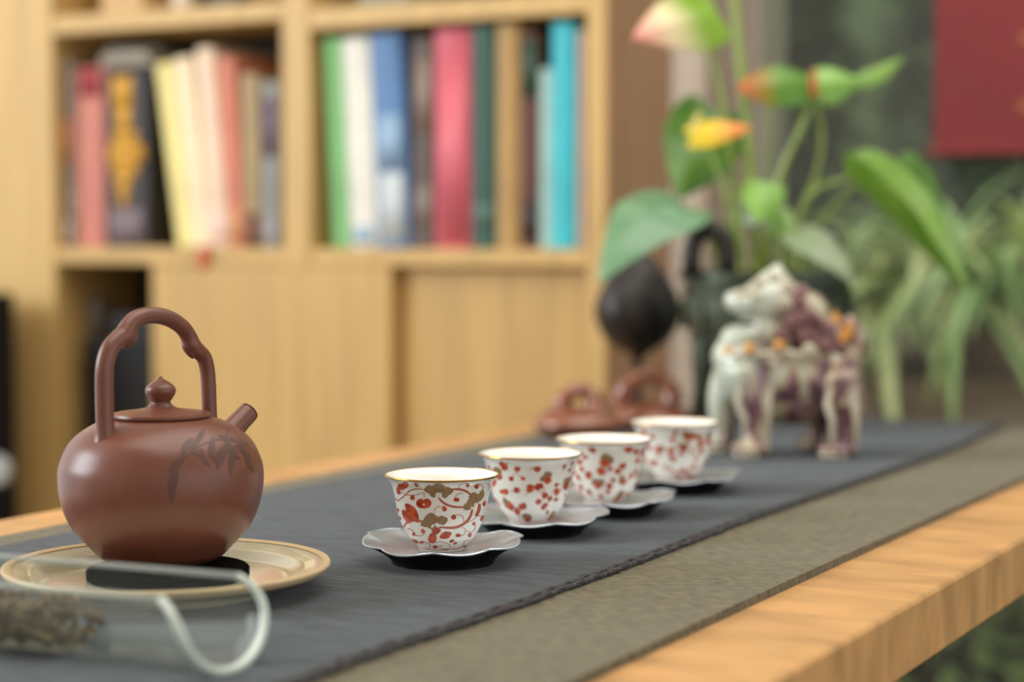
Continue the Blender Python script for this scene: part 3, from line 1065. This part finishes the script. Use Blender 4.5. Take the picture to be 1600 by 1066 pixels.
def low_pot(label, px, d, wpx, knob, ytop):
    p = at(px, 640, d)
    r = wpx / 2 * d / FPX
    e = thing('clay_pot', label, 'pot', (p.x, p.y, ZC + .0004), face_cam(p), None)
    H = CAMZ - ZC - (ytop - 370) * d / FPX
    MB().lathe([(0, .002), (r * .62, .002), (r * .64, 0), (r * .7, 0), (r * .72, .003), (r * .93, H * .28), (r, H * .46), (r * .97, H * .60), (r * .84, H * .76), (r * .72, H * .80), (r * .70, H * .77), (0, H * .74)], 72).build('body', M_browngl, e)
    l = MB().lathe([(0, H * .78), (r * .68, H * .78), (r * .74, H * .81), (r * .74, H * .85), (r * .60, H * .92), (r * .35, H * .98), (0, H)], 64).build('lid', M_browngl, e)
    kw, kh = knob
    kw *= d / FPX
    kh *= d / FPX
    pts = [Vector((kw * math.cos(a) * (1 if abs(math.cos(a)) < .8 else 1.15), .15 * kw * math.sin(2 * a), H * .955 + kh * math.sin(a))) for a in [PI * k / 20 for k in range(21)]]
    MB().tube(pts, [kh * (.42 if wpx > 140 else .26) * (1 + .5 * abs(math.cos(PI * k / 20)) ** 3) for k in range(21)], 14).build('knob', M_browngl, l)
    return e, r, H


e, r, H = low_pot('low glossy brown clay pot with a twisted knob, left of its twin behind the cups', 905, 1.96, 146, (22, 27), 634)
# twist lobes beside the knob and a short spout
MB().ball((-.4 * r, -.1 * r, H * .93), (.24 * r, .16 * r, .11 * r)).build('lid_relief', M_browngl, e)
MB().ball((.42 * r, -.15 * r, H * .93), (.26 * r, .16 * r, .11 * r)).build('lid_relief', M_browngl, e)
MB().tube([(.85 * r, -.1 * r, H * .5), (1.15 * r, -.12 * r, H * .62), (1.32 * r, -.14 * r, H * .85)], [.2 * r, .14 * r, .1 * r], 14).build('spout', M_browngl, e)
e, r, H = low_pot('low brown clay pot with a high arched bridge knob, behind the last cup', 1012, 2.06, 138, (34, 44), 628)
MB().tube([(.3 * r, .75 * r, H * .55), (.4 * r, 1.0 * r, H * .7), (.45 * r, 1.15 * r, H * .92)], [.2 * r, .14 * r, .1 * r], 14).build('spout', M_browngl, e)

# ------------------------------------------------------------------ bronze bud on a stem
p = at(996, 600, 2.23)
bud = thing('bronze_bud', 'dark bronze lotus-bud ornament on a thin stem behind the brown pots', 'ornament', (p.x, p.y, ZC + .0004), face_cam(p))
k = 2.23 / FPX
zz = lambda y: CAMZ - ZC - (y - 370) * k
prof = [(1, 562), (10, 556), (32, 545), (52, 526), (63, 502), (66, 485), (62, 462), (52, 440), (38, 420), (24, 406), (12, 396), (4, 388)]
prof = catmull([(r, y, 0) for r, y in prof], 4)


def budrf(a, i, r, z):
    return r * (1 + .035 * math.cos(6 * a + z * 60)), z


MB().lathe([(0, zz(563))] + [(q.x * k, zz(q.y)) for q in prof] + [(0, zz(385))], 60, budrf).build('bud', M_bronzeblack, bud, sharp=False)
MB().tube([(0, 0, .004), (.001, 0, .03), (0, 0, zz(566)), (0, 0, zz(550))], [.006, .0045, .005, .012], 14).build('stem', M_bronzeblack, bud)
MB().lathe([(0, 0), (.026, 0), (.027, .002), (.022, .005), (.010, .008), (.005, .014), (0, .014)], 40).build('base', M_bronzeblack, bud)

# ------------------------------------------------------------------ bronze tripod planter
DD = 2.09
p = at(1197, 600, DD)
k = DD / FPX
zz = lambda y: CAMZ - ZC - (y - 370) * k
din = thing('bronze_planter', 'dark green bronze tripod vessel with loop handles holding the plant', 'planter', (p.x, p.y, ZC + .0004), face_cam(p))
Rb = 134 * k
MB().lathe([(0, zz(560)), (Rb * .45, zz(557)), (Rb * .78, zz(540)), (Rb * .93, zz(510)), (Rb * .98, zz(475)), (Rb * .95, zz(446)), (Rb * .96, zz(440)), (Rb * 1.03, zz(438)), (Rb * 1.03, zz(424)), (Rb * .90, zz(424)), (Rb * .88, zz(440)), (Rb * .85, zz(500)), (0, zz(530))], 80).build('bowl', M_bronze, din)
for z0 in (455, 528):
    MB().tube([(Rb * (.975 if z0 == 455 else .88) * math.cos(2 * PI * i / 64), Rb * (.975 if z0 == 455 else .88) * math.sin(2 * PI * i / 64), zz(z0)) for i in range(64)], .0028, 6, closed=True).build('relief_band', M_bronze, din)
for i in range(12):
    a = 2 * PI * i / 12 + .2
    o = MB().box((-.003, -.0025, -.016), (.003, .003, .016), Matrix.Translation((Rb * .975 * math.cos(a), Rb * .975 * math.sin(a), zz(490))) @ Matrix.Rotation(a, 4, 'Z')).build('relief_flange', M_bronze, din, bevel=.001)
for a in (200, 320, 80):
    a = math.radians(a)
    q = Vector((math.cos(a), math.sin(a), 0)) * Rb * .70
    MB().tube([q * 1.0 + Vector((0, 0, zz(525))), q * 1.06 + Vector((0, 0, zz(560))), q * 1.08 + Vector((0, 0, .04)), q * 1.12 + Vector((0, 0, .012)), q * 1.13 + Vector((0, 0, 0))], [.018, .0155, .0115, .012, .0135], 20).build('leg', M_bronze, din)
for a in (228, 48):
    a = math.radians(a)
    ctr = Vector((math.cos(a), math.sin(a), 0)) * Rb * .96
    tv = Vector((1, 0, 0)) if a > PI else Vector((-math.sin(a), math.cos(a), 0))
    hw, hh = 27 * k, 60 * k
    pts = [ctr + tv * (-hw) + Vector((0, 0, zz(432))), ctr + tv * (-hw * 1.02) + Vector((0, 0, zz(405)))]
    for i in range(1, 12):
        t = PI - PI * i / 12
        pts.append(ctr + tv * (hw * math.cos(t)) + Vector((0, 0, zz(398) + 38 * k * math.sin(t))))
    pts += [ctr + tv * (hw * 1.02) + Vector((0, 0, zz(405))), ctr + tv * hw + Vector((0, 0, zz(432)))]
    MB().tube(pts, 14 * k, 12, flat=1.0).build('handle', M_bronzeblack, din, sharp=False)
MB().lathe([(0, zz(432)), (Rb * .86, zz(436)), (Rb * .86, zz(446)), (0, zz(446))], 48).build('soil', M_soil, din)

# ------------------------------------------------------------------ anthurium
so = din.location + Vector((0, 0, zz(432)))
an = thing('anthurium_plant', 'green anthurium with yellow and pink tipped flowers growing in the bronze vessel', 'plant', so)


def leafmat(name, c1, c2, rough=.35, sc=(22, 22, 22)):
    m = mat(name, srgb(*c1), rough, col2=srgb(*c2), vscale=sc, nscale=1, coat=.15)
    return m


def gradmat(name, c_base, c_tip, rough=.35, lo=.3, hi=.8, mid=None):
    """pigment running along the leaf from stalk to tip, stored with the leaf"""
    m = bpy.data.materials.new(name)
    m.use_nodes = True
    nt = m.node_tree
    b = nt.nodes['Principled BSDF']
    b.inputs['Roughness'].default_value = rough
    at_ = nt.nodes.new('ShaderNodeAttribute')
    at_.attribute_name = 'along'
    rp_ = nt.nodes.new('ShaderNodeValToRGB')
    rp_.color_ramp.elements[0].position = lo
    rp_.color_ramp.elements[1].position = hi
    rp_.color_ramp.elements[0].color = (*srgb(*c_base), 1)
    rp_.color_ramp.elements[1].color = (*srgb(*c_tip), 1)
    if mid:
        rp_.color_ramp.elements.new(mid[0]).color = (*srgb(*mid[1]), 1)
    nt.links.new(at_.outputs['Fac'], rp_.inputs[0])
    nt.links.new(rp_.outputs[0], b.inputs['Base Color'])
    return m


L_dark = leafmat('leaf_dark_green', (58, 104, 22), (84, 128, 34))
L_mid = leafmat('leaf_mid_green', (96, 138, 40), (122, 160, 60))
L_bright = leafmat('leaf_bright_green', (110, 158, 50), (130, 174, 72))
L_blue = leafmat('leaf_blue_green', (92, 134, 96), (120, 160, 120), .25)
L_silver = leafmat('leaf_silver_green', (112, 128, 96), (134, 150, 114), .4)
L_stem = leafmat('stem_green', (132, 156, 66), (152, 172, 88))
S_pink = gradmat('spathe_green_to_pink', (122, 160, 28), (226, 140, 132), lo=.25, hi=.95, mid=(.6, (222, 206, 160)))
S_yel = gradmat('spathe_yellow_to_orange', (226, 196, 40), (226, 130, 60))
S_red = gradmat('spathe_green_to_red', (84, 132, 26), (200, 92, 58), lo=.5, hi=1.0)


def leaf(name, base, tip, width, m, nrm=None, fold=.25, bend=0.0, heart=.5, label=None, nu=13, nv=9, twist=0, parent=None, thick=.0008):
    base, tip = Vector(base), Vector(tip)
    ax = tip - base
    L = ax.length
    ax.normalize()
    n = Vector(nrm) if nrm is not None else (CAMP - base)
    n = (n - ax * n.dot(ax)).normalized()
    if twist:
        n = Matrix.Rotation(math.radians(twist), 3, ax) @ n
    side = ax.cross(n)
    mb = MB()
    al = []

    def f(u, v):
        s = v * 2 - 1
        wv = (math.sin(PI * min(1, u * .93 + .07) ** (.62 if heart > .3 else 1.0))) ** .85 * width * .5 * (1 if u < .999 else .0)
        back = -heart * .22 * L * (abs(s) ** 1.5) * max(0, 1 - u * 3)
        al.append(u)
        return base + ax * (u * L + back) + side * (s * wv) + n * (-fold * abs(s) ** 1.3 * wv + bend * L * 4 * u * (1 - u) + .03 * wv * math.sin(u * 16) * abs(s)) - n * 0
    mb.grid(nu, nv, f)
    mb.v = [tuple(Vector(q) - so) for q in mb.v]
    me = bpy.data.meshes.new(name)
    me.from_pydata(mb.v, [], mb.f)
    me.polygons.foreach_set('use_smooth', [True] * len(me.polygons))
    atb = me.attributes.new('along', 'FLOAT', 'POINT')
    atb.data.foreach_set('value', al)
    me.materials.append(m)
    o = bpy.data.objects.new(name, me)
    C.objects.link(o)
    o.parent = parent or an
    md = o.modifiers.new('thickness', 'SOLIDIFY')
    md.thickness = thick
    sd = o.modifiers.new('sub', 'SUBSURF')
    sd.levels = 1
    sd.render_levels = 1
    if label:
        o['label'] = label
    return o


def stem(pts, r=.0028, m=None):
    pts = catmull([Vector(q) - so for q in pts], 8)
    n = len(pts)
    return MB().tube(pts, [r * (1.25 - .5 * i / (n - 1)) for i in range(n)], 8).build('stem', m or L_stem, an)


def soil_at(px, dd=0):
    q = at(px, 432, DD + dd)
    return Vector((q.x, q.y, so.z - .002))


D = DD
# top left flower, green with a pink tip
leaf('spathe', at(1122, 20, D - .03), at(988, 60, D - .07), 112 * k, S_pink, nrm=Vector((0, 0, 1)) * .5 + (CAMP - at(1060, 40, D)).normalized(), fold=.35, bend=.10, heart=.4, label='green flower bract with a pink tip')
stem([soil_at(1160), at(1150, 300, D), at(1136, 200, D - .02), at(1118, 110, D - .03), at(1096, 50, D - .03)], .0030)
# tall stem that leaves the picture
stem([soil_at(1185, .02), at(1176, 320, D), at(1168, 200, D), at(1156, 90, D), at(1146, -20, D), at(1142, -90, D)], .0055)
leaf('leaf', at(1142, -85, D), at(1060, -210, D - .04), 120 * k, L_mid, fold=.2, bend=.05)
# big heart leaf
leaf('leaf', at(1118, 172, D + .01), at(1060, 312, D - .03), 132 * k, L_dark, fold=.15, bend=.03, heart=.6, label='large dark green heart-shaped leaf')
stem([soil_at(1150, .03), at(1140, 350, D + .02), at(1138, 250, D + .02), at(1120, 178, D + .01)], .0026)
# small yellow flower in front of it
leaf('spathe', at(1080, 212, D - .06), at(1176, 200, D - .06), 50 * k, S_yel, nrm=Vector((0, 0, 1)) * .7 + (CAMP - at(1120, 200, D)).normalized(), fold=.3, bend=.08, heart=.6, label='small yellow bract with an orange tip')
stem([soil_at(1165, -.02), at(1140, 330, D - .05), at(1118, 260, D - .06), at(1104, 220, D - .06)], .0022)
MB().tube([Vector(at(1084, 205, D - .07)) - so, Vector(at(1090, 185, D - .072)) - so, Vector(at(1094, 176, D - .072)) - so], [.004, .0036, .002], 10).build('spadix', mat('spadix_cream', srgb(226, 206, 120), .6, bump=.4, bscale=(600, 600, 600)), an)
# flower with a red tip and its bright leaf
leaf('spathe', at(1278, 140, D - .02), at(1150, 138, D - .03), 78 * k, S_red, nrm=Vector((0, 0, 1)) * .6 + (CAMP - at(1220, 130, D)).normalized(), fold=.35, bend=.16, heart=.3, label='green bract with a red-orange tip')
MB().tube([Vector(at(1272, 150, D - .03)) - so, Vector(at(1270, 130, D - .035)) - so, Vector(at(1272, 108, D - .035)) - so], [.0035, .004, .002], 10).build('spadix', mat('spadix_red', srgb(206, 96, 60), .6), an)
leaf('leaf', at(1278, 130, D - .02), at(1344, 126, D - .01), 70 * k, L_bright, nrm=Vector((0, 0, 1)) * .5 + (CAMP - at(1310, 120, D)).normalized(), fold=.4, bend=.05, heart=.6, label='small bright green leaf')
leaf('leaf', at(1322, 132, D - .01), at(1414, 88, D + .05), 34 * k, L_mid, nrm=Vector((0, 0, 1)) * .5 + (CAMP - at(1330, 120, D)).normalized(), fold=.4, bend=-.06, heart=.1)
stem([soil_at(1200, .02), at(1205, 330, D), at(1225, 260, D - .01), at(1252, 200, D - .02), at(1268, 158, D - .02)], .0042)
stem([soil_at(1235, .02), at(1250, 340, D), at(1276, 270, D), at(1284, 210, D - .01), at(1276, 160, D - .02)], .0032)
stem([soil_at(1200, .04), at(1200, 330, D + .04), at(1200, 240, D + .04), at(1204, 165, D + .04)], .0022)
# drooping blue-green leaf at the left
leaf('leaf', at(1072, 322, D - .05), at(935, 445, D - .13), 128 * k, L_blue, nrm=Vector((0, 0, 1)) * 1.1 + (CAMP - at(1000, 370, D)).normalized(), fold=.12, bend=.22, heart=.4, label='drooping blue-green leaf')
stem([soil_at(1130, -.03), at(1112, 372, D - .05), at(1092, 332, D - .05), at(1068, 324, D - .05)], .0026)
# folded leaf at the right pointing down
leaf('leaf', at(1322, 274, D - .06), at(1512, 456, D - .10), 132 * k, L_mid, nrm=Vector((.35, -.1, 1.0)), fold=-.9, bend=-.015, heart=.4, label='large folded leaf pointing down to the right')
leaf('leaf', at(1400, 255, D + .04), at(1480, 372, D + .03), 76 * k, L_dark, fold=.3, bend=.05, heart=.4)
stem([soil_at(1255, .0), at(1252, 345, D - .02), at(1276, 296, D - .04), at(1310, 284, D - .05), at(1326, 276, D - .06)], .0026)
stem([soil_at(1262, .04), at(1290, 340, D + .04), at(1350, 280, D + .04), at(1402, 258, D + .04)], .0022)
# small young leaves in the middle
leaf('leaf', at(1196, 284, D - .05), at(1186, 350, D - .07), 68 * k, L_bright, fold=.3, bend=.08, heart=.4)
leaf('leaf', at(1215, 330, D - .03), at(1236, 396, D - .05), 44 * k, L_mid, fold=.3, bend=.06)
leaf('leaf', at(1140, 318, D + .03), at(1190, 352, D - .02), 40 * k, L_silver, fold=.3, bend=.10, heart=.2)
stem([soil_at(1190, -.03), at(1194, 380, D - .04), at(1200, 330, D - .05), at(1198, 292, D - .05)], .0024)
stem([soil_at(1216, -.04), at(1216, 390, D - .04), at(1214, 340, D - .03)], .0022)
# silvery leaf hanging over the planter rim
leaf('leaf', at(1240, 362, D - .06), at(1338, 448, D - .125), 62 * k, L_silver, nrm=Vector((0, 0, 1)) * .9 + (CAMP - at(1290, 400, D)).normalized(), fold=.2, bend=.16, heart=.4, label='silvery leaf over the planter rim')
stem([soil_at(1226, -.04), at(1226, 395, D - .05), at(1232, 372, D - .06), at(1244, 364, D - .06)], .0022)

# ------------------------------------------------------------------ lion figurine
DL = 1.79
p = on_z(1228, 712, ZC)
k = depth_of(p) / FPX
li = thing('lion_figurine', 'glazed ceramic guardian lion figurine in cream, celadon and purple, right of the cups', 'figurine', (p.x, p.y, ZC + .0004), face_cam(p))
ml = MB()


def E(x, y, rx, rz, ry=None, dep=0, tilt=0):
    ml.ball(((x - 1228) * k, dep * k, (716 - y) * k), (rx * k, (ry or rx) * k, rz * k), 20, 14, Matrix.Rotation(math.radians(tilt), 3, 'Y'))


def cap_(pts, dep):
    q = [Vector(((x - 1228) * k, (dep + dd) * k, (716 - y) * k)) for x, y, r, dd in pts]
    q2 = catmull(q, 5)
    rr = [Vector((r, 0, 0)) for x, y, r, dd in pts]
    rr = [v.x * k for v in catmull(rr, 5)]
    ml.tube(q2, rr, 16)


E(1236, 598, 92, 54, 56)              # trunk
E(1166, 580, 50, 62, 56)              # chest
E(1300, 596, 44, 58, 54)              # haunch
E(1238, 636, 62, 36, 44)              # belly
E(1202, 526, 48, 46, 48, 0)           # neck
E(1152, 540, 28, 26, 34, -12)         # beard
E(1136, 566, 24, 30, 36, -4)          # breast
E(1206, 478, 50, 40, 46, -12)         # head
E(1174, 482, 44, 24, 38, -18, 6)      # upper jaw
E(1146, 477, 16, 15, 24, -20)         # nose
E(1172, 530, 36, 14, 32, -18, -8)     # lower jaw
E(1208, 446, 26, 18, 30, -8)          # brow
E(1212, 434, 12, 14, 14, -6)          # horn bump
E(1252, 500, 46, 40, 48, 0, 25)       # mane
E(1284, 530, 36, 34, 42)              # mane back
cap_([(1166, 580, 32, 0), (1182, 630, 27, -4), (1184, 676, 22, -6), (1182, 702, 23, -8)], -34)
cap_([(1150, 570, 30, 0), (1130, 625, 25, 0), (1128, 672, 21, 0), (1128, 700, 22, 0)], 20)
cap_([(1306, 590, 36, 0), (1318, 636, 30, 0), (1316, 676, 22, 0), (1314, 704, 22, 0)], -32)
cap_([(1290, 590, 34, 0), (1286, 640, 27, 0), (1280, 680, 20, 0), (1278, 702, 21, 0)], 34)
E(1174, 706, 32, 14, 26, -46)
E(1120, 704, 28, 14, 24, 14)
E(1306, 706, 34, 13, 26, -36)
E(1270, 704, 28, 13, 22, 30)
cap_([(1318, 580, 16, 0), (1336, 548, 15, 0), (1330, 520, 14, 0), (1316, 505, 10, 0)], 0)
me = ml.mesh('lion_body')
tmp = bpy.data.objects.new('lion_tmp', me)
C.objects.link(tmp)
md = tmp.modifiers.new('r', 'REMESH')
md.mode = 'VOXEL'
md.voxel_size = .0019
md = tmp.modifiers.new('s', 'SMOOTH')
md.iterations = 6
md.factor = .6
bpy.context.view_layer.update()
dg = bpy.context.evaluated_depsgraph_get()
me2 = bpy.data.meshes.new_from_object(tmp.evaluated_get(dg))
bpy.data.objects.remove(tmp)
zmin = min(v.co.z for v in me2.vertices)
for v in me2.vertices:
    v.co.z -= zmin
me2.name = 'body'
me2.polygons.foreach_set('use_smooth', [True] * len(me2.polygons))


def lion_mat():
    m = bpy.data.materials.new('lion_glaze')
    m.use_nodes = True
    nt = m.node_tree
    b = nt.nodes['Principled BSDF']
    b.inputs['Roughness'].default_value = .22
    b.inputs['Coat Weight'].default_value = .6
    tc = nt.nodes.new('ShaderNodeTexCoord')
    mp = nt.nodes.new('ShaderNodeMapping')
    mp.inputs['Scale'].default_value = (55, 55, 26)
    nz = nt.nodes.new('ShaderNodeTexNoise')
    nz.inputs['Scale'].default_value = 1
    nz.inputs['Detail'].default_value = 3
    nz.inputs['Distortion'].default_value = .6
    rp_ = nt.nodes.new('ShaderNodeValToRGB')
    el = rp_.color_ramp.elements
    el[0].position = .36
    el[0].color = (*srgb(186, 186, 164), 1)
    el[1].position = .62
    el[1].color = (*srgb(104, 72, 80), 1)
    e2 = el.new(.47)
    e2.color = (*srgb(176, 156, 126), 1)
    e3 = el.new(.53)
    e3.color = (*srgb(134, 102, 100), 1)
    nt.links.new(tc.outputs['Object'], mp.inputs[0])
    nt.links.new(mp.outputs[0], nz.inputs['Vector'])
    # glaze is plain celadon on the chest and muzzle side
    sx = nt.nodes.new('ShaderNodeSeparateXYZ')
    nt.links.new(tc.outputs['Object'], sx.inputs[0])
    mr = nt.nodes.new('ShaderNodeMapRange')
    mr.inputs['From Min'].default_value = -.046
    mr.inputs['From Max'].default_value = -.016
    hz = nt.nodes.new('ShaderNodeMath')
    hz.operation = 'MULTIPLY_ADD'
    hz.inputs[1].default_value = -.45
    hz.inputs[2].default_value = .0405
    nt.links.new(sx.outputs['Z'], hz.inputs[0])
    ad = nt.nodes.new('ShaderNodeMath')
    ad.operation = 'ADD'
    nt.links.new(hz.outputs[0], ad.inputs[0])
    nt.links.new(sx.outputs['X'], ad.inputs[1])
    nt.links.new(ad.outputs[0], mr.inputs[0])
    nt.links.new(nz.outputs['Fac'], rp_.inputs[0])
    mx = nt.nodes.new('ShaderNodeMix')
    mx.data_type = 'RGBA'
    mx.inputs['A'].default_value = (*srgb(196, 204, 188), 1)
    nt.links.new(mr.outputs[0], mx.inputs['Factor'])
    nt.links.new(rp_.outputs[0], mx.inputs['B'])
    nt.links.new(mx.outputs['Result'], b.inputs['Base Color'])
    return m


M_lion = lion_mat()
me2.materials.clear()
me2.materials.append(M_lion)
lb = bpy.data.objects.new('body', me2)
C.objects.link(lb)
lb.parent = li
M_lcream = mat('lion_cream_glaze', srgb(204, 194, 170), .25, coat=.5, var=.12, vscale=(90, 90, 90))
M_lpurp = mat('lion_purple_glaze', srgb(116, 66, 78), .25, coat=.5, col2=srgb(156, 112, 108), vscale=(60, 60, 60))
M_lgold = mat('lion_amber_glaze', srgb(216, 150, 56), .3, coat=.5)


def lp(x, y, dep):
    return Vector(((x - 1228) * k, dep * k, (716 - y) * k))


def curl(x, y, dep, r, m):
    pts = []
    for i in range(26):
        t = i / 25
        a = t * 4 * PI
        rr = r * (1 - .75 * t)
        pts.append(lp(x + rr * math.cos(a), y + rr * math.sin(a), dep - 6 * t))
    MB().tube(pts, [r * .30 * k * (1 - .3 * i / 25) for i in range(26)], 8).build('mane_curl', m, li, sharp=False)


for (x, y, d_, r, m) in ((1186, 448, -42, 11, M_lcream), (1208, 440, -36, 11, M_lcream), (1230, 452, -44, 11, M_lcream), (1166, 462, -44, 10, M_lcream), (1244, 474, -50, 13, M_lpurp), (1262, 496, -52, 13, M_lpurp), (1238, 502, -54, 13, M_lpurp), (1258, 524, -50, 13, M_lpurp),
                         (1284, 512, -46, 12, M_lpurp), (1286, 540, -48, 12, M_lpurp), (1262, 548, -56, 11, M_lcream), (1222, 524, -56, 10, M_lpurp), (1310, 545, -36, 11, M_lpurp), (1226, 476, -54, 10, M_lcream)):
    curl(x, y, d_, r, m)
for (x, y, d_) in ((1172, 546, -62), (1217, 541, -62), (1140, 552, -38)):
    o = MB().ball(lp(x, y, d_), 9 * k).build('collar_bell', M_lgold, li)
MB().tube([lp(1124, 552, -20), lp(1146, 556, -48), lp(1180, 556, -60), (lp(1220, 550, -60)), lp(1256, 556, -54)], 5 * k, 10).build('collar', M_lcream, li)
for (x, y, d_, r, hgt) in ((1300, 512, -20, 9, 28), (1320, 524, -16, 8, 24), (1311, 532, -34, 7, 20)):
    MB().tube([lp(x, y + 10, d_), lp(x + 1, y - 4, d_), lp(x + 3, y - hgt * .5, d_), lp(x + 1, y - hgt * .85, d_)], [r * .8 * k, r * k, r * .7 * k, 1.2 * k], 12).build('tail_flame', M_lgold, li)
for (x, y, d_) in ((1180, 466, -56), (1152, 466, -42)):
    MB().ball(lp(x, y, d_), 7 * k).build('eye', M_lcream, li)
MB().ball(lp(1246, 462, -40), (12 * k, 6 * k, 16 * k), M=Matrix.Rotation(.6, 3, 'Y')).build('ear', M_lpurp, li)
for (x, dep) in ((1176, -46), (1122, 14), (1308, -36)):
    for j in (-18, -4, 10):
        MB().ball(lp(x + j - 4, 710, dep - 20 + abs(j) * .4), (7 * k, 8 * k, 6 * k)).build('toe', M_lcream, li)
for (x0, y0, x1, y1, d_) in ((1160, 600, 1166, 690, -62), (1206, 600, 1200, 690, -58), (1296, 600, 1298, 690, -66), (1336, 600, 1334, 690, -58)):
    MB().tube([lp(x0, y0, d_ + 10), lp(x0 - 6, y0 + 30, d_ + 2), lp(x1, (y0 + y1) / 2 + 10, d_ + 4), lp(x1, y1, d_ + 10)], [3 * k, 6 * k, 5.5 * k, 3 * k], 8).build('leg_lock', M_lcream, li)
MB().ball(lp(1182, 510, -14), (26 * k, 26 * k, 9 * k)).build('mouth', mat('lion_dark_mouth', srgb(70, 44, 40), .4), li)

# ------------------------------------------------------------------ garden beyond the glass
YG = YW + .46
zb = on_y(1480, 592, YG).z
x0 = on_y(1300, 600, YG).x - .5
bench = thing('garden_bench', 'brown weathered bench outside the window carrying the strap-leaved plants', 'bench', (x0 + .9, YG + .15, -.05))
for j in range(3):
    MB().box((x0, YG + j * .12, zb - .03), (x0 + 1.9, YG + j * .12 + .11, zb)).build('plank', M_bench, bench, world=True, bevel=.003)
MB().box((x0, YG - .02, zb - .16), (x0 + 1.9, YG, zb - .002)).build('front_board', M_bench, bench, world=True, bevel=.003)
for x in (x0 + .06, x0 + 1.76):
    for y in (YG + .01, YG + .27):
        MB().box((x, y, -.05), (x + .07, y + .07, zb - .03)).build('leg', M_bench, bench, world=True)

G_leaf = [leafmat('strap_leaf_%s' % n, a, b, .45) for n, a, b in (('olive', (184, 200, 116), (200, 214, 140)), ('green', (156, 190, 106), (180, 210, 134)), ('yellow', (212, 216, 140), (226, 230, 166)))]
M_pot = mat('terracotta', srgb(132, 100, 78), .8, var=.1, vscale=(20, 20, 20))


def strap_plant(label, px, yy, nleaf, size, seed, zbase):
    r5 = random.Random(seed)
    x = on_y(px, 560, yy).x
    e = thing('strap_leaved_plant', label, 'plant', (x, yy, zbase), 0, 'strap-leaved plants on the bench outside')
    MB().lathe([(0, 0), (.055, 0), (.06, .004), (.075, .085), (.08, .088), (.08, .10), (.072, .10), (.068, .09), (0, .086)], 32).build('pot', M_pot, e)
    for i in range(nleaf):
        a = r5.uniform(0, 2 * PI)
        L = size * r5.uniform(.55, 1.1)
        el = r5.uniform(.55, 1.35)
        droop = r5.uniform(.5, 1.25)
        wd = r5.uniform(.011, .020)
        dr = Vector((math.cos(a), math.sin(a), 0))
        sd = Vector((-dr.y, dr.x, 0))
        b0 = dr * r5.uniform(0, .04) + Vector((0, 0, .088))
        mb = MB()

        def f(u, v):
            c = b0 + dr * (L * u * math.cos(el) * (1 + .35 * u)) + Vector((0, 0, L * (u * math.sin(el) - droop * u * u * .95)))
            ww = wd * (1 - .88 * u ** 2.2) * (.6 + .4 * min(1, u * 5))
            q = c + sd * (ww * (v * 2 - 1)) + Vector((0, 0, .25 * ww * abs(v * 2 - 1)))
            lim = YW + .20 - yy
            if q.y < lim + .10:
                q.y = lim + .10 * math.exp((q.y - lim - .10) / .10)
            if q.z < .006 and q.y > YG - .03 - yy:
                q.z = .006
            return q
        mb.grid(10, 3, f)
        mb.build('leaf', r5.choice(G_leaf), e, solid=.0008)
    return e


GP = [('leafy strap plant outside right behind the lion figurine', 1366, YG + .13, 60, .40, 11, zb), ('tallest strap-leaved plant outside, left of the red scroll', 1450, YG + .22, 70, .52, 12, zb),
      ('strap-leaved plant outside below the red scroll', 1545, YG + .12, 70, .46, 13, zb), ('strap-leaved plant outside at the right edge of the photo', 1635, YG + .20, 60, .50, 14, zb)]
for g in GP:
    strap_plant(*g)

# dark shrubs behind
S_leafs = [leafmat('shrub_%d' % i, a, b, .6) for i, (a, b) in enumerate((((70, 90, 54), (96, 116, 72)), ((78, 96, 64), (108, 124, 84)), ((66, 86, 52), (88, 108, 66))))]
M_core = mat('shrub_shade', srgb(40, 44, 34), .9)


def shrub(label, x, y, rx, rz, n, m, seed, zc, size=.05):
    r6 = random.Random(seed)
    e = thing('garden_shrub', label, 'shrub', (x, y, -.05), 0, 'shrubs in the garden')
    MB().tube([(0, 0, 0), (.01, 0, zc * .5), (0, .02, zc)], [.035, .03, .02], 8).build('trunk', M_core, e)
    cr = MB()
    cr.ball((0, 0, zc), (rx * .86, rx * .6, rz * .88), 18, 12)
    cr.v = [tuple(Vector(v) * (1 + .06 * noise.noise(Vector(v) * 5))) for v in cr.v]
    cr.build('inner_shade_core', M_core, e)  # dark blob standing in for the shade inside the foliage
    mb = MB()
    for i in range(n):
        th_ = math.acos(r6.uniform(-1, 1))
        a = r6.uniform(0, 2 * PI)
        q = r6.uniform(.84, 1.06)
        nn = Vector((math.sin(th_) * math.cos(a), math.sin(th_) * math.sin(a), math.cos(th_)))
        p = Vector((nn.x * rx * q, nn.y * rx * .7 * q, zc + nn.z * rz * q))
        d = (nn * .5 + Vector((r6.uniform(-1, 1), r6.uniform(-1, 1), r6.uniform(-1, .6)))).normalized() * size * r6.uniform(.7, 1.4)
        s = d.cross(Vector((r6.uniform(-1, 1), r6.uniform(-1, 1), 1))).normalized() * size * .3
        mb.add([p, p + d * .5 + s, p + d, p + d * .5 - s], [(0, 1, 2, 3)])
    o = mb.build('foliage', m, e, smooth=False)
    o['kind'] = 'stuff'
    return e


sh = [('dark green shrub outside beside the window post', 1215, 5.3, .20, 1.3, 0), ('dense dark shrub outside above the strap plants', 1500, 5.3, .20, 1.35, 1), ('dark shrub outside at the right edge of the window view', 1790, 5.3, .20, 1.3, 0)]
for i, (lab, px, y, rx, rz, mi) in enumerate(sh):
    shrub(lab, on_y(px, 300, y).x, y, rx, rz, 2200, S_leafs[mi], 30 + i, 1.25, .08)
pq = on_y(1510, 1045, YW + .75)
shrub('low light green shrub seen below the table edge', pq.x, pq.y, .20, .18, 700, leafmat('shrub_light', (140, 166, 96), (168, 188, 122), .6), 50, pq.z + .05 - .05, .07)
